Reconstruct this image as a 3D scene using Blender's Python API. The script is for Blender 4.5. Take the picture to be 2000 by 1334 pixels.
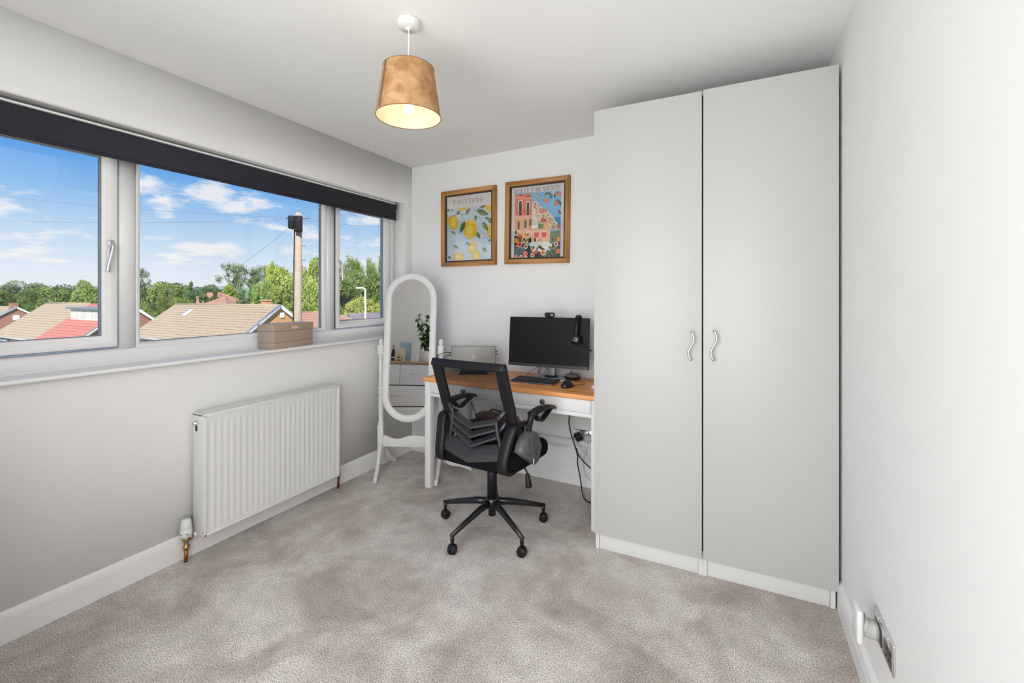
import bpy, bmesh, math, random
from mathutils import Vector, Matrix
R = math.radians
for o in list(bpy.data.objects): bpy.data.objects.remove(o)
scene = bpy.context.scene
COL = scene.collection

# ------------------------------------------------------------------ camera
F_PX, CXP, HORIZON = 865.0, 1000.0, 577.0
YAW = math.atan2(438, F_PX)
CAM = Vector((2.45, 0.0, 1.31))
FW = Vector((-math.sin(YAW), math.cos(YAW), 0)); RT = Vector((math.cos(YAW), math.sin(YAW), 0)); UP = Vector((0, 0, 1))
cd = bpy.data.cameras.new('camera'); cam = bpy.data.objects.new('camera', cd); COL.objects.link(cam)
cam.location = CAM; cam.rotation_euler = (R(90), 0, YAW)
cd.sensor_width = 36; cd.lens = F_PX / 2000 * 36
cd.shift_y = -(667 - HORIZON) / 2000.0
cd.clip_start = 0.02; cd.clip_end = 2000
scene.camera = cam
def at(u, v, depth):            # a pixel and a distance give a point
    return CAM + (FW * F_PX + RT * (u - CXP) + UP * (HORIZON - v)) * (depth / F_PX)

def lin(r, g, b):
    f = lambda c: (c / 255 / 12.92) if c / 255 <= 0.04045 else ((c / 255 + 0.055) / 1.055) ** 2.4
    return (f(r), f(g), f(b), 1)

# ------------------------------------------------------------------ sky
def build_world():
    w = bpy.data.worlds.new('sky'); scene.world = w; w.use_nodes = True
    nt = w.node_tree; N = nt.nodes; L = nt.links; N.clear()
    out = N.new('ShaderNodeOutputWorld'); bg = N.new('ShaderNodeBackground'); bg.inputs[1].default_value = 1.0
    tc = N.new('ShaderNodeTexCoord'); sep = N.new('ShaderNodeSeparateXYZ'); L.new(tc.outputs['Generated'], sep.inputs[0])
    ramp = N.new('ShaderNodeValToRGB'); cr = ramp.color_ramp
    stops = [(0.0, lin(238, 242, 248)), (0.045, lin(226, 237, 249)), (0.10, lin(196, 222, 246)), (0.16, lin(150, 197, 242)), (0.23, lin(98, 166, 238)), (0.40, lin(70, 140, 225)), (1.0, lin(50, 110, 205))]
    while len(cr.elements) < len(stops): cr.elements.new(0.5)
    for e, (p, c) in zip(cr.elements, stops): e.position = p; e.color = c
    L.new(sep.outputs[2], ramp.inputs[0])
    # clouds on a flat layer overhead
    add = N.new('ShaderNodeMath'); add.operation = 'ADD'; add.inputs[1].default_value = 0.22; L.new(sep.outputs[2], add.inputs[0])
    dv = N.new('ShaderNodeVectorMath'); dv.operation = 'DIVIDE'
    cmb = N.new('ShaderNodeCombineXYZ')
    for i in range(3): L.new(add.outputs[0], cmb.inputs[i])
    L.new(tc.outputs['Generated'], dv.inputs[0]); L.new(cmb.outputs[0], dv.inputs[1])
    mp = N.new('ShaderNodeMapping'); mp.inputs['Location'].default_value = (1.3, 0.35, 0.0); mp.inputs['Scale'].default_value = (1, 1, 2.2); L.new(dv.outputs[0], mp.inputs[0])
    n1 = N.new('ShaderNodeTexNoise'); n1.inputs['Scale'].default_value = 1.9; n1.inputs['Detail'].default_value = 7; n1.inputs['Roughness'].default_value = 0.58; L.new(mp.outputs[0], n1.inputs[0])
    nrm = N.new('ShaderNodeVectorMath'); nrm.operation = 'NORMALIZE'; L.new(tc.outputs['Generated'], nrm.inputs[0]); s2 = N.new('ShaderNodeSeparateXYZ'); L.new(nrm.outputs[0], s2.inputs[0])
    def M2(op, a, b=None):
        m_ = N.new('ShaderNodeMath'); m_.operation = op
        for k_, q_ in enumerate((a, b)):
            if q_ is None: continue
            if isinstance(q_, (int, float)): m_.inputs[k_].default_value = q_
            else: L.new(q_, m_.inputs[k_])
        return m_.outputs[0]
    az = M2('ARCTAN2', s2.outputs[1], s2.outputs[0]); el = s2.outputs[2]; tot = None
    # cloud banks where the photograph shows them (pixel centre, half width, half height, weight), and more of their kind round the rest of the sky
    banks = [(415, 392, 95, 26, 1.0), (380, 490, 80, 24, 0.9), (5, 400, 40, 34, 0.9), (110, 305, 45, 12, 0.5), (610, 450, 40, 24, 0.8), (720, 420, 50, 30, 0.8), (700, 495, 70, 24, 0.7), (60, 470, 90, 20, 0.5), (20, 500, 70, 16, 0.6), (600, 500, 70, 16, 0.6)]
    lst = []
    for u_, v_, w_, h_, k_ in banks:
        d_ = (FW * F_PX + RT * (u_ - CXP) + UP * (HORIZON - v_)); ln = d_.length; d_.normalize(); lst.append((math.atan2(d_.y, d_.x), d_.z, w_ / ln, h_ / ln, k_))
    rc = random.Random(3)
    for k_ in range(7): lst.append((-2.9 + 4.6 * k_ / 7 + rc.uniform(-.1, .1), rc.uniform(0.08, 0.5), rc.uniform(.05, .12), rc.uniform(.02, .05), 0.9))
    for a0, e0, sa, se, k_ in lst:
        da = M2('DIVIDE', M2('SUBTRACT', az, a0), sa); de = M2('DIVIDE', M2('SUBTRACT', el, e0), se)
        g_ = M2('MULTIPLY', M2('POWER', 2.718, M2('MULTIPLY', M2('ADD', M2('MULTIPLY', da, da), M2('MULTIPLY', de, de)), -1.0)), k_)
        tot = g_ if tot is None else M2('MAXIMUM', tot, g_)
    n1.inputs['Scale'].default_value = 4.5
    val = M2('ADD', n1.outputs[0], M2('MULTIPLY', tot, 0.26))
    cl = N.new('ShaderNodeValToRGB'); cl.color_ramp.elements[0].position = 0.60; cl.color_ramp.elements[1].position = 0.74
    cl.color_ramp.elements[0].color = (0, 0, 0, 1); cl.color_ramp.elements[1].color = (0.85, 0.85, 0.85, 1)
    L.new(val, cl.inputs[0])
    mx = N.new('ShaderNodeMixRGB'); mx.inputs[2].default_value = lin(250, 248, 248)
    L.new(cl.outputs[0], mx.inputs[0]); L.new(ramp.outputs[0], mx.inputs[1])
    L.new(mx.outputs[0], bg.inputs[0]); L.new(bg.outputs[0], out.inputs[0])
build_world()

sd = bpy.data.lights.new('sun', 'SUN'); sd.energy = 6.4; sd.angle = R(1.5); sd.color = (1.0, 0.96, 0.9)
sun = bpy.data.objects.new('sun', sd); COL.objects.link(sun)
sun.rotation_euler = Vector((-0.50, 0.62, -0.72)).to_track_quat('-Z', 'Y').to_euler()
# added area light behind the camera to fill the room; no known source
ld = bpy.data.lights.new('camera_fill_light', 'AREA'); ld.shape = 'RECTANGLE'; ld.size = 2.6; ld.size_y = 2.16; ld.energy = 88; ld.color = (0.965, 0.985, 1.0)
lo = bpy.data.objects.new('camera_fill_light', ld); COL.objects.link(lo); lo.location = (1.42, -0.76, 1.20); lo.rotation_euler = (R(90), 0, 0)
scene.view_settings.view_transform = 'Standard'; scene.view_settings.look = 'None'
scene.view_settings.exposure = 0.0; scene.view_settings.gamma = 1.0
scene.view_settings.use_curve_mapping = False

# ------------------------------------------------------------------ materials
MATS = {}
def mat(name, col, rough=0.5, metal=0.0, var=0.0, vscale=30.0, bump=0.0, bscale=200.0, spec=0.5, coat=0.0, detail=3, sss=None):
    if name in MATS: return MATS[name]
    m = bpy.data.materials.new(name); m.use_nodes = True
    nt = m.node_tree; N = nt.nodes; L = nt.links; b = N['Principled BSDF']
    b.inputs['Roughness'].default_value = rough; b.inputs['Metallic'].default_value = metal
    b.inputs['Specular IOR Level'].default_value = spec; b.inputs['Coat Weight'].default_value = coat
    c = tuple(col[:3]) + (1,)
    tc = N.new('ShaderNodeTexCoord')
    n = N.new('ShaderNodeTexNoise'); n.inputs['Scale'].default_value = vscale; n.inputs['Detail'].default_value = detail
    L.new(tc.outputs['Object'], n.inputs[0])
    mr = N.new('ShaderNodeMapRange'); mr.inputs[3].default_value = 1 - max(var, 0.01); mr.inputs[4].default_value = 1 + max(var, 0.01)
    L.new(n.outputs[0], mr.inputs[0])
    hs = N.new('ShaderNodeHueSaturation'); hs.inputs['Color'].default_value = c; L.new(mr.outputs[0], hs.inputs['Value'])
    L.new(hs.outputs[0], b.inputs['Base Color'])
    if bump:
        n2 = N.new('ShaderNodeTexNoise'); n2.inputs['Scale'].default_value = bscale; n2.inputs['Detail'].default_value = 2; L.new(tc.outputs['Object'], n2.inputs[0])
        bp = N.new('ShaderNodeBump'); bp.inputs['Strength'].default_value = bump; bp.inputs['Distance'].default_value = 0.002
        L.new(n2.outputs[0], bp.inputs['Height']); L.new(bp.outputs[0], b.inputs['Normal'])
    MATS[name] = m
    return m

def emis(name, col, strength):
    m = bpy.data.materials.new(name); m.use_nodes = True
    N = m.node_tree.nodes; b = N['Principled BSDF']
    b.inputs['Base Color'].default_value = (0.9, 0.9, 0.9, 1); b.inputs['Emission Color'].default_value = tuple(col[:3]) + (1,); b.inputs['Emission Strength'].default_value = strength
    MATS[name] = m
    return m

def glass_mat(name, ior, tint=(1, 1, 1), boost=1.0, rough=0.0):
    m = bpy.data.materials.new(name); m.use_nodes = True
    nt = m.node_tree; N = nt.nodes; L = nt.links; N.clear()
    out = N.new('ShaderNodeOutputMaterial'); tr = N.new('ShaderNodeBsdfTransparent'); gl = N.new('ShaderNodeBsdfGlossy'); mx = N.new('ShaderNodeMixShader')
    tr.inputs[0].default_value = tuple(tint) + (1,); gl.inputs['Roughness'].default_value = rough
    fr = N.new('ShaderNodeFresnel'); geo = N.new('ShaderNodeNewGeometry')
    mr = N.new('ShaderNodeMapRange'); mr.inputs[3].default_value = ior; mr.inputs[4].default_value = 1 / ior   # same reflectance on either face of the sheet
    L.new(geo.outputs['Backfacing'], mr.inputs[0]); L.new(mr.outputs[0], fr.inputs[0])
    L.new(fr.outputs[0], mx.inputs[0]); L.new(tr.outputs[0], mx.inputs[1]); L.new(gl.outputs[0], mx.inputs[2]); L.new(mx.outputs[0], out.inputs[0])
    MATS[name] = m
    return m

def wood_mat(name, c1, c2, axis=0, scale=1.0, rough=0.42):
    m = bpy.data.materials.new(name); m.use_nodes = True
    nt = m.node_tree; N = nt.nodes; L = nt.links; b = N['Principled BSDF']; b.inputs['Roughness'].default_value = rough
    tc = N.new('ShaderNodeTexCoord'); mp = N.new('ShaderNodeMapping'); L.new(tc.outputs['Object'], mp.inputs[0])
    oi = N.new('ShaderNodeObjectInfo'); ad = N.new('ShaderNodeVectorMath'); ad.operation = 'ADD'
    sc = N.new('ShaderNodeVectorMath'); sc.operation = 'SCALE'; sc.inputs[0].default_value = (7, 3, 5); L.new(oi.outputs['Random'], sc.inputs['Scale'])
    L.new(mp.outputs[0], ad.inputs[0]); L.new(sc.outputs[0], ad.inputs[1])
    s = [28 * scale, 28 * scale, 28 * scale]; s[axis] = 1.6 * scale; mp.inputs['Scale'].default_value = s
    n = N.new('ShaderNodeTexNoise'); n.inputs['Scale'].default_value = 1.0; n.inputs['Detail'].default_value = 6; n.inputs['Distortion'].default_value = 0.9; L.new(ad.outputs[0], n.inputs[0])
    r = N.new('ShaderNodeValToRGB'); r.color_ramp.elements[0].position = 0.32; r.color_ramp.elements[1].position = 0.68
    r.color_ramp.elements[0].color = c2; r.color_ramp.elements[1].color = c1; L.new(n.outputs[0], r.inputs[0])
    hs = N.new('ShaderNodeHueSaturation'); mr = N.new('ShaderNodeMapRange'); mr.inputs[3].default_value = 0.9; mr.inputs[4].default_value = 1.1; L.new(oi.outputs['Random'], mr.inputs[0]); L.new(mr.outputs[0], hs.inputs['Value'])
    L.new(r.outputs[0], hs.inputs['Color']); L.new(hs.outputs[0], b.inputs['Base Color'])
    MATS[name] = m
    return m

W_WALL = mat('wall_paint', (0.86, 0.85, 0.835), 0.85, var=0.012, vscale=3, bump=0.05, bscale=350, spec=0.2)
W_CEIL = mat('ceiling_paint', (0.92, 0.915, 0.905), 0.9, var=0.01, vscale=3, bump=0.04, bscale=300, spec=0.15)
W_TRIM = mat('trim_gloss_paint', (0.86, 0.85, 0.84), 0.35, var=0.01, spec=0.4)
UPVC = mat('white_upvc', (0.87, 0.865, 0.86), 0.28, var=0.01)
GASKET = mat('rubber_gasket', (0.16, 0.16, 0.165), 0.6)
SPACER = mat('glass_spacer', (0.30, 0.31, 0.32), 0.5)
GLASS = glass_mat('window_glass', 1.45)
CHROME = mat('chrome', (0.75, 0.75, 0.76), 0.14, 1.0)
STEEL = mat('brushed_steel', (0.66, 0.65, 0.63), 0.32, 1.0)
BLACKP = mat('black_plastic', (0.008, 0.008, 0.010), 0.45, var=0.05, spec=0.32)
BLACKG = mat('black_gloss', (0.010, 0.010, 0.012), 0.16)
BLACKM = mat('black_metal_paint', (0.012, 0.012, 0.015), 0.28)
BLACKF = mat('black_fabric', (0.008, 0.008, 0.010), 0.95, bump=0.6, bscale=900, spec=0.1)
GREYP = mat('dark_grey_plastic', (0.028, 0.028, 0.031), 0.36, var=0.04, spec=0.8)
WHITEP = mat('white_plastic', (0.78, 0.78, 0.77), 0.35)
WPAINT = mat('white_furniture_paint', (0.78, 0.775, 0.765), 0.45, var=0.012)
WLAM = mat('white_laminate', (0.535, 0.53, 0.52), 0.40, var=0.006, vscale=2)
WLAM2 = mat('white_laminate_carcass', (0.72, 0.715, 0.70), 0.45, var=0.006)
COPPER = mat('copper_pipe', (0.42, 0.16, 0.07), 0.35, 1.0, var=0.12)
BRASS = mat('brass_valve', (0.50, 0.36, 0.18), 0.38, 1.0, var=0.12)
SHADOWGAP = mat('gap_shade', (0.03, 0.022, 0.018), 0.9)  # dark colour stands in for shade in gaps and holes

# ------------------------------------------------------------------ mesh helpers
def newbm(): return bmesh.new()
def xf(bm, vs, M):
    if M is not None: bmesh.ops.transform(bm, matrix=M, verts=vs)
def box(bm, lo, hi, bev=0.0, seg=2, M=None, mi=0):
    c = [(a + b) / 2 for a, b in zip(lo, hi)]; s = [abs(b - a) for a, b in zip(lo, hi)]
    t = bmesh.new(); bmesh.ops.create_cube(t, size=1)
    bmesh.ops.scale(t, vec=s, verts=t.verts)
    if bev > 0: bmesh.ops.bevel(t, geom=list(t.edges), offset=min(bev, min(s) * 0.49), segments=seg, affect='EDGES', profile=0.5)
    bmesh.ops.translate(t, vec=c, verts=t.verts)
    join(bm, t, M, mi)
def join(bm, t, M=None, mi=0):
    if M is not None: bmesh.ops.transform(t, matrix=M, verts=t.verts)
    vm = {v: bm.verts.new(v.co) for v in t.verts}
    for f in t.faces:
        try:
            nf = bm.faces.new([vm[v] for v in f.verts]); nf.material_index = mi
        except ValueError: pass
    t.free()
def frames(pts):
    pts = [Vector(p) for p in pts]; T = []
    for i in range(len(pts)):
        a = pts[max(i - 1, 0)]; b = pts[min(i + 1, len(pts) - 1)]
        T.append((b - a).normalized())
    n = T[0].orthogonal().normalized(); out = []
    for i, t in enumerate(T):
        n = (n - t * n.dot(t)); n = n.normalized() if n.length > 1e-6 else t.orthogonal().normalized()
        out.append((pts[i], t, n, t.cross(n)))
    return out
def tube(bm, pts, r, n=8, mi=0, M=None):
    fr = frames(pts); t = bmesh.new(); rings = []
    for i, (p, _, a, b) in enumerate(fr):
        rr = r[i] if isinstance(r, (list, tuple)) else r
        rings.append([t.verts.new(p + (a * math.cos(2 * math.pi * k / n) + b * math.sin(2 * math.pi * k / n)) * rr) for k in range(n)])
    for i in range(len(rings) - 1):
        for k in range(n): t.faces.new([rings[i][k], rings[i][(k + 1) % n], rings[i + 1][(k + 1) % n], rings[i + 1][k]])
    t.faces.new(list(reversed(rings[0]))); t.faces.new(rings[-1])
    join(bm, t, M, mi)
def sweep(bm, pts, prof, side, mi=0, M=None, closed=False):
    """profile [(a,b)] swept on pts; a along 'side' direction, b along tangent x side. side: vector or list of vectors"""
    t = bmesh.new(); rings = []; pts = [Vector(p) for p in pts]; n = len(pts)
    for i, p in enumerate(pts):
        a = pts[(i - 1) % n] if closed else pts[max(i - 1, 0)]; b = pts[(i + 1) % n] if closed else pts[min(i + 1, n - 1)]
        tg = (b - a).normalized(); s = Vector(side[i] if isinstance(side, list) else side)
        s = (s - tg * s.dot(tg)).normalized(); u = tg.cross(s)
        pr = prof[i] if isinstance(prof[0], list) else prof
        rings.append([t.verts.new(p + s * x + u * y) for x, y in pr])
    m = len(rings[0])
    for i in range(n if closed else n - 1):
        A = rings[i]; B = rings[(i + 1) % n]
        for k in range(m): t.faces.new([A[k], A[(k + 1) % m], B[(k + 1) % m], B[k]])
    if not closed:
        t.faces.new(list(reversed(rings[0]))); t.faces.new(rings[-1])
    bmesh.ops.recalc_face_normals(t, faces=t.faces)
    join(bm, t, M, mi)
def rect(w, h, c=0.0):
    w /= 2; h /= 2
    if c <= 0: return [(-w, -h), (w, -h), (w, h), (-w, h)]
    return [(-w + c, -h), (w - c, -h), (w, -h + c), (w, h - c), (w - c, h), (-w + c, h), (-w, h - c), (-w, -h + c)]
def lathe(bm, prof, n=24, M=None, mi=0, cap=True):
    t = bmesh.new(); rings = []
    for r, z in prof:
        r = max(r, 1e-5)
        rings.append([t.verts.new((r * math.cos(2 * math.pi * k / n), r * math.sin(2 * math.pi * k / n), z)) for k in range(n)])
    for i in range(len(rings) - 1):
        for k in range(n): t.faces.new([rings[i][k], rings[i][(k + 1) % n], rings[i + 1][(k + 1) % n], rings[i + 1][k]])
    if cap:
        t.faces.new(list(reversed(rings[0]))); t.faces.new(rings[-1])
    bmesh.ops.recalc_face_normals(t, faces=t.faces)
    join(bm, t, M, mi)
def prism(bm, poly, h0, h1, M=None, mi=0, bev=0.0):
    t = bmesh.new(); lo = [t.verts.new((x, y, h0)) for x, y in poly]; hi = [t.verts.new((x, y, h1)) for x, y in poly]; n = len(poly)
    t.faces.new(list(reversed(lo))); t.faces.new(hi)
    for k in range(n): t.faces.new([lo[k], lo[(k + 1) % n], hi[(k + 1) % n], hi[k]])
    bmesh.ops.recalc_face_normals(t, faces=t.faces)
    if bev > 0:
        es = [e for e in t.edges if len(e.link_faces) == 2 and e.calc_face_angle() > 0.6]
        bmesh.ops.bevel(t, geom=es, offset=bev, segments=2, affect='EDGES', profile=0.5)
    join(bm, t, M, mi)
def ball(bm, c, r, M=None, mi=0, sub=2, sc=(1, 1, 1)):
    t = bmesh.new(); bmesh.ops.create_icosphere(t, subdivisions=sub, radius=r); bmesh.ops.scale(t, vec=sc, verts=t.verts); bmesh.ops.translate(t, vec=c, verts=t.verts)
    join(bm, t, M, mi)
def TR(x, y, z): return Matrix.Translation((x, y, z))
def RZ(a): return Matrix.Rotation(R(a), 4, 'Z')
def RX(a): return Matrix.Rotation(R(a), 4, 'X')
def RY(a): return Matrix.Rotation(R(a), 4, 'Y')
# maps local (x, y, z) -> (x, -z, y): a drawing in the xz plane whose thickness runs towards -y
FRONT = Matrix(((1, 0, 0, 0), (0, 0, -1, 0), (0, 1, 0, 0), (0, 0, 0, 1)))
# drawing (x,y)->(y,z) plane with thickness along x
SIDE = Matrix(((0, 0, 1, 0), (1, 0, 0, 0), (0, 1, 0, 0), (0, 0, 0, 1)))
def bez(pts, n=10):
    """smooth Catmull-Rom through points"""
    P = [Vector(p) for p in pts]; out = []
    for i in range(len(P) - 1):
        p0 = P[max(i - 1, 0)]; p1 = P[i]; p2 = P[i + 1]; p3 = P[min(i + 2, len(P) - 1)]
        for k in range(n):
            t = k / n
            out.append(0.5 * ((2 * p1) + (p2 - p0) * t + (2 * p0 - 5 * p1 + 4 * p2 - p3) * t * t + (3 * p1 - p0 - 3 * p2 + p3) * t ** 3))
    out.append(P[-1]); return out
def obj(name, bm, m, parent=None, smooth=True, kind=None, ang=35):
    if smooth:
        for e in bm.edges:
            if len(e.link_faces) == 2 and e.calc_face_angle(0) > R(ang): e.smooth = False
        for f in bm.faces: f.smooth = True
    me = bpy.data.meshes.new(name); bm.to_mesh(me); bm.free()
    for x in (m if isinstance(m, (list, tuple)) else [m]): me.materials.append(x)
    o = bpy.data.objects.new(name, me); COL.objects.link(o)
    if parent is not None: o.parent = parent
    if kind: o['kind'] = kind
    return o
def tag(o, label, cat, group=None):
    o['label'] = label; o['category'] = cat
    if group: o['group'] = group
    return o
def thing(name, label, cat, loc=(0, 0, 0), rz=0, group=None, rot=None):
    o = bpy.data.objects.new(name, None); COL.objects.link(o); o.empty_display_size = 0.1
    o.location = loc; o.rotation_euler = rot if rot else (0, 0, R(rz))
    return tag(o, label, cat, group)
def sempty(name, loc=(0, 0, 0)):
    o = bpy.data.objects.new(name, None); COL.objects.link(o); o.location = loc; o['kind'] = 'structure'; return o
def struct(name, bm, m, parent=None, smooth=True):
    o = obj(name, bm, m, parent, smooth)
    if parent is None: o['kind'] = 'structure'
    return o
def part(name, m, parent, fn, **k):
    bm = newbm(); fn(bm); return obj(name, bm, m, parent, **k)
def inst(src, parent, M=None, name=None):
    o = src.copy(); COL.objects.link(o); o.parent = parent
    if name: o.name = name
    if M is not None: o.matrix_local = M
    return o

# ================================================================== THE ROOM
XL, XR, ZC = -0.014, 2.839, 2.395          # wall planes, ceiling
YF = -0.35                                  # wall behind the camera
def yb(x): return 2.981 - 0.0273 * x        # the far wall runs slightly askew
WY0, WY1, WZ0, WZ1 = 0.405, 2.897, 0.972, 2.080   # window opening
YL = -2.0                                   # landing end

def carpet_material():
    m = bpy.data.materials.new('carpet'); m.use_nodes = True
    nt = m.node_tree; N = nt.nodes; L = nt.links; b = N['Principled BSDF']; b.inputs['Roughness'].default_value = 0.95; b.inputs['Specular IOR Level'].default_value = 0.1
    b.inputs['Sheen Weight'].default_value = 0.25; b.inputs['Sheen Roughness'].default_value = 0.5
    tc = N.new('ShaderNodeTexCoord')
    def noise(s, d, rgh=0.55, dist=0.0):
        n = N.new('ShaderNodeTexNoise'); n.inputs['Scale'].default_value = s; n.inputs['Detail'].default_value = d; n.inputs['Roughness'].default_value = rgh; n.inputs['Distortion'].default_value = dist
        L.new(tc.outputs['Object'], n.inputs[0]); return n
    big = noise(2.6, 5, 0.62, 0.6); mid = noise(11, 4, 0.6); fine = noise(215, 2, 0.75); 
    r1 = N.new('ShaderNodeValToRGB'); r1.color_ramp.elements[0].position = 0.36; r1.color_ramp.elements[1].position = 0.60
    r1.color_ramp.elements[0].color = lin(180, 167, 157); r1.color_ramp.elements[1].color = lin(220, 212, 205); L.new(big.outputs[0], r1.inputs[0])
    def mul(src, noi, lo, hi, f0=0.3, f1=0.7):
        mr = N.new('ShaderNodeMapRange'); mr.inputs[1].default_value = f0; mr.inputs[2].default_value = f1; mr.inputs[3].default_value = lo; mr.inputs[4].default_value = hi; L.new(noi.outputs[0], mr.inputs[0])
        mm = N.new('ShaderNodeMixRGB'); mm.blend_type = 'MULTIPLY'; mm.inputs[0].default_value = 1; L.new(src, mm.inputs[1]); L.new(mr.outputs[0], mm.inputs[2]); return mm.outputs[0]
    c = mul(r1.outputs[0], mid, 0.86, 1.12); c = mul(c, fine, 0.28, 1.72, 0.32, 0.68)
    L.new(c, b.inputs['Base Color'])
    h = N.new('ShaderNodeMath'); h.operation = 'MULTIPLY_ADD'; h.inputs[1].default_value = 1.0
    mid2 = noise(9, 3); sc = N.new('ShaderNodeMath'); sc.operation = 'MULTIPLY'; sc.inputs[1].default_value = 2.2; L.new(mid2.outputs[0], sc.inputs[0])
    L.new(fine.outputs[0], h.inputs[0]); L.new(sc.outputs[0], h.inputs[2])
    bp = N.new('ShaderNodeBump'); bp.inputs['Strength'].default_value = 0.9; bp.inputs['Distance'].default_value = 0.006; L.new(h.outputs[0], bp.inputs['Height']); L.new(bp.outputs[0], b.inputs['Normal'])
    return m
CARPET = carpet_material()

bm = newbm(); box(bm, (XL - 0.28, YL - 0.1, -0.2), (XR + 0.1, 3.3, 0.0)); struct('floor', bm, CARPET, smooth=False)
bm = newbm(); box(bm, (XL - 0.28, YL - 0.1, ZC), (XR + 0.1, 3.3, ZC + 0.2)); struct('ceiling', bm, W_CEIL, smooth=False)
# window wall, in four blocks round the opening, with softly rounded plaster arrises
bm = newbm()
x0 = XL - 0.28
t = newbm()
ring = [(WY0, WZ0), (WY1, WZ0), (WY1, WZ1), (WY0, WZ1)]; outr = [(YL - 0.1, 0), (3.3, 0), (3.3, ZC), (YL - 0.1, ZC)]
for x in (XL, x0):
    pass
vi = [t.verts.new((XL, y, z)) for y, z in ring]; vo = [t.verts.new((XL, y, z)) for y, z in outr]
wi = [t.verts.new((x0, y, z)) for y, z in ring]; wo = [t.verts.new((x0, y, z)) for y, z in outr]
for k in range(4):
    j = (k + 1) % 4
    t.faces.new([vo[k], vo[j], vi[j], vi[k]]); t.faces.new([wo[j], wo[k], wi[k], wi[j]]); t.faces.new([vi[k], vi[j], wi[j], wi[k]]); t.faces.new([vo[j], vo[k], wo[k], wo[j]])
bmesh.ops.recalc_face_normals(t, faces=t.faces)
es = [e for e in t.edges if all(abs(v.co.x - XL) < 1e-5 for v in e.verts) and all(WY0 - .01 < v.co.y < WY1 + .01 for v in e.verts) and all(WZ0 - .01 < v.co.z < WZ1 + .01 for v in e.verts)]
bmesh.ops.bevel(t, geom=es, offset=0.012, segments=4, affect='EDGES', profile=0.5)
join(bm, t)
struct('wall_left', bm, W_WALL)
bm = newbm(); prism(bm, [(XL - 0.28, yb(XL - 0.28)), (XR + 0.1, yb(XR + 0.1)), (XR + 0.1, 3.3), (XL - 0.28, 3.3)], 0, ZC); struct('wall_back', bm, W_WALL, smooth=False)
bm = newbm(); box(bm, (XR, YL - 0.1, 0), (XR + 0.1, 3.3, ZC)); struct('wall_right', bm, W_WALL, smooth=False)
bm = newbm(); box(bm, (XL - 0.1, YF - 0.1, 0), (0.90, YF, ZC)); struct('wall_front', bm, W_WALL, smooth=False)  # stops short: unseen opening made wide to let the added fill light in
bm = newbm(); box(bm, (XL - 0.1, YL - 0.1, 0), (XR, YL, ZC)); struct('wall_landing', bm, W_WALL, smooth=False)

# made-up window bars set in front of the added fill light
fill_bars = sempty('fill_light_bars', (0, 0, 0))
def _fill_bars(bm):
    x0_, x1_, z0_, z1_ = 0.10, 2.74, 0.10, 2.30
    for a_ in [x0_ + (x1_ - x0_) * k / 4 for k in range(5)]: box(bm, (a_ - 0.025, -0.74, z0_), (a_ + 0.025, -0.69, z1_), 0.004)
    for a_ in (z0_, 0.95, z1_): box(bm, (x0_ - 0.025, -0.738, a_ - 0.025), (x1_ + 0.025, -0.692, a_ + 0.025), 0.004)
bm = newbm(); _fill_bars(bm); obj('upvc_frame', bm, UPVC, fill_bars)  # bars added with the fill light, no real window here
SK = [(0, 0), (0.014, 0), (0.014, 0.0725), (0.0115, 0.074), (0.0115, 0.0755), (0.0130, 0.077), (0.0130, 0.107), (0.010, 0.113), (0.004, 0.121), (0, 0.121)]
def skirting(name, p0, p1, nrm):
    bm = newbm(); p0 = Vector(p0); p1 = Vector(p1); n = Vector(nrm)
    a = [bm.verts.new(p0 + n * d + UP * z) for d, z in SK]; b = [bm.verts.new(p1 + n * d + UP * z) for d, z in SK]
    for k in range(len(SK)): bm.faces.new([a[k], a[(k + 1) % len(SK)], b[(k + 1) % len(SK)], b[k]])
    bm.faces.new(a); bm.faces.new(list(reversed(b))); bmesh.ops.recalc_face_normals(bm, faces=bm.faces)
    return struct(name, bm, W_TRIM)
skirting('baseboard_left', (XL, YF, 0), (XL, yb(XL), 0), (1, 0, 0))
skirting('baseboard_back', (XL, yb(XL), 0), (1.78, yb(1.78), 0), (-0.0273, -1, 0))
skirting('baseboard_right', (XR, YL, 0), (XR, 2.262, 0), (-1, 0, 0))

# ------------------------------------------------------------------ window
FX = -0.130                                  # room face of the frame
def profile_ring(bm, y0, y1, z0, z1, w, xf_, depth, cham=0.006, mi=0):
    """mitred rectangular frame, face at x=xf_, section w wide with a chamfered inner edge"""
    t = bmesh.new()
    loops = []
    for off, x in ((0, xf_ - depth), (0, xf_ - 0.002), (0.002, xf_), (w - cham * 1.6, xf_), (w - cham * 0.6, xf_ - cham * 0.8), (w, xf_ - cham * 1.5), (w, xf_ - depth)):
        loops.append([t.verts.new((x, y, z)) for y, z in ((y0 + off, z0 + off), (y1 - off, z0 + off), (y1 - off, z1 - off), (y0 + off, z1 - off))])
    n = len(loops)
    for i in range(n):
        A = loops[i]; B = loops[(i + 1) % n]
        for k in range(4): t.faces.new([A[k], A[(k + 1) % 4], B[(k + 1) % 4], B[k]])
    bmesh.ops.recalc_face_normals(t, faces=t.faces); join(bm, t, None, mi)
win = sempty('window_1', (0, 0, 0))
zt = 2.074
def _f(bm):
    profile_ring(bm, WY0, WY1, 0.992, zt, 0.070, FX, 0.07, 0.010)
part('upvc_frame', UPVC, win, _f, ang=20)
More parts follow.
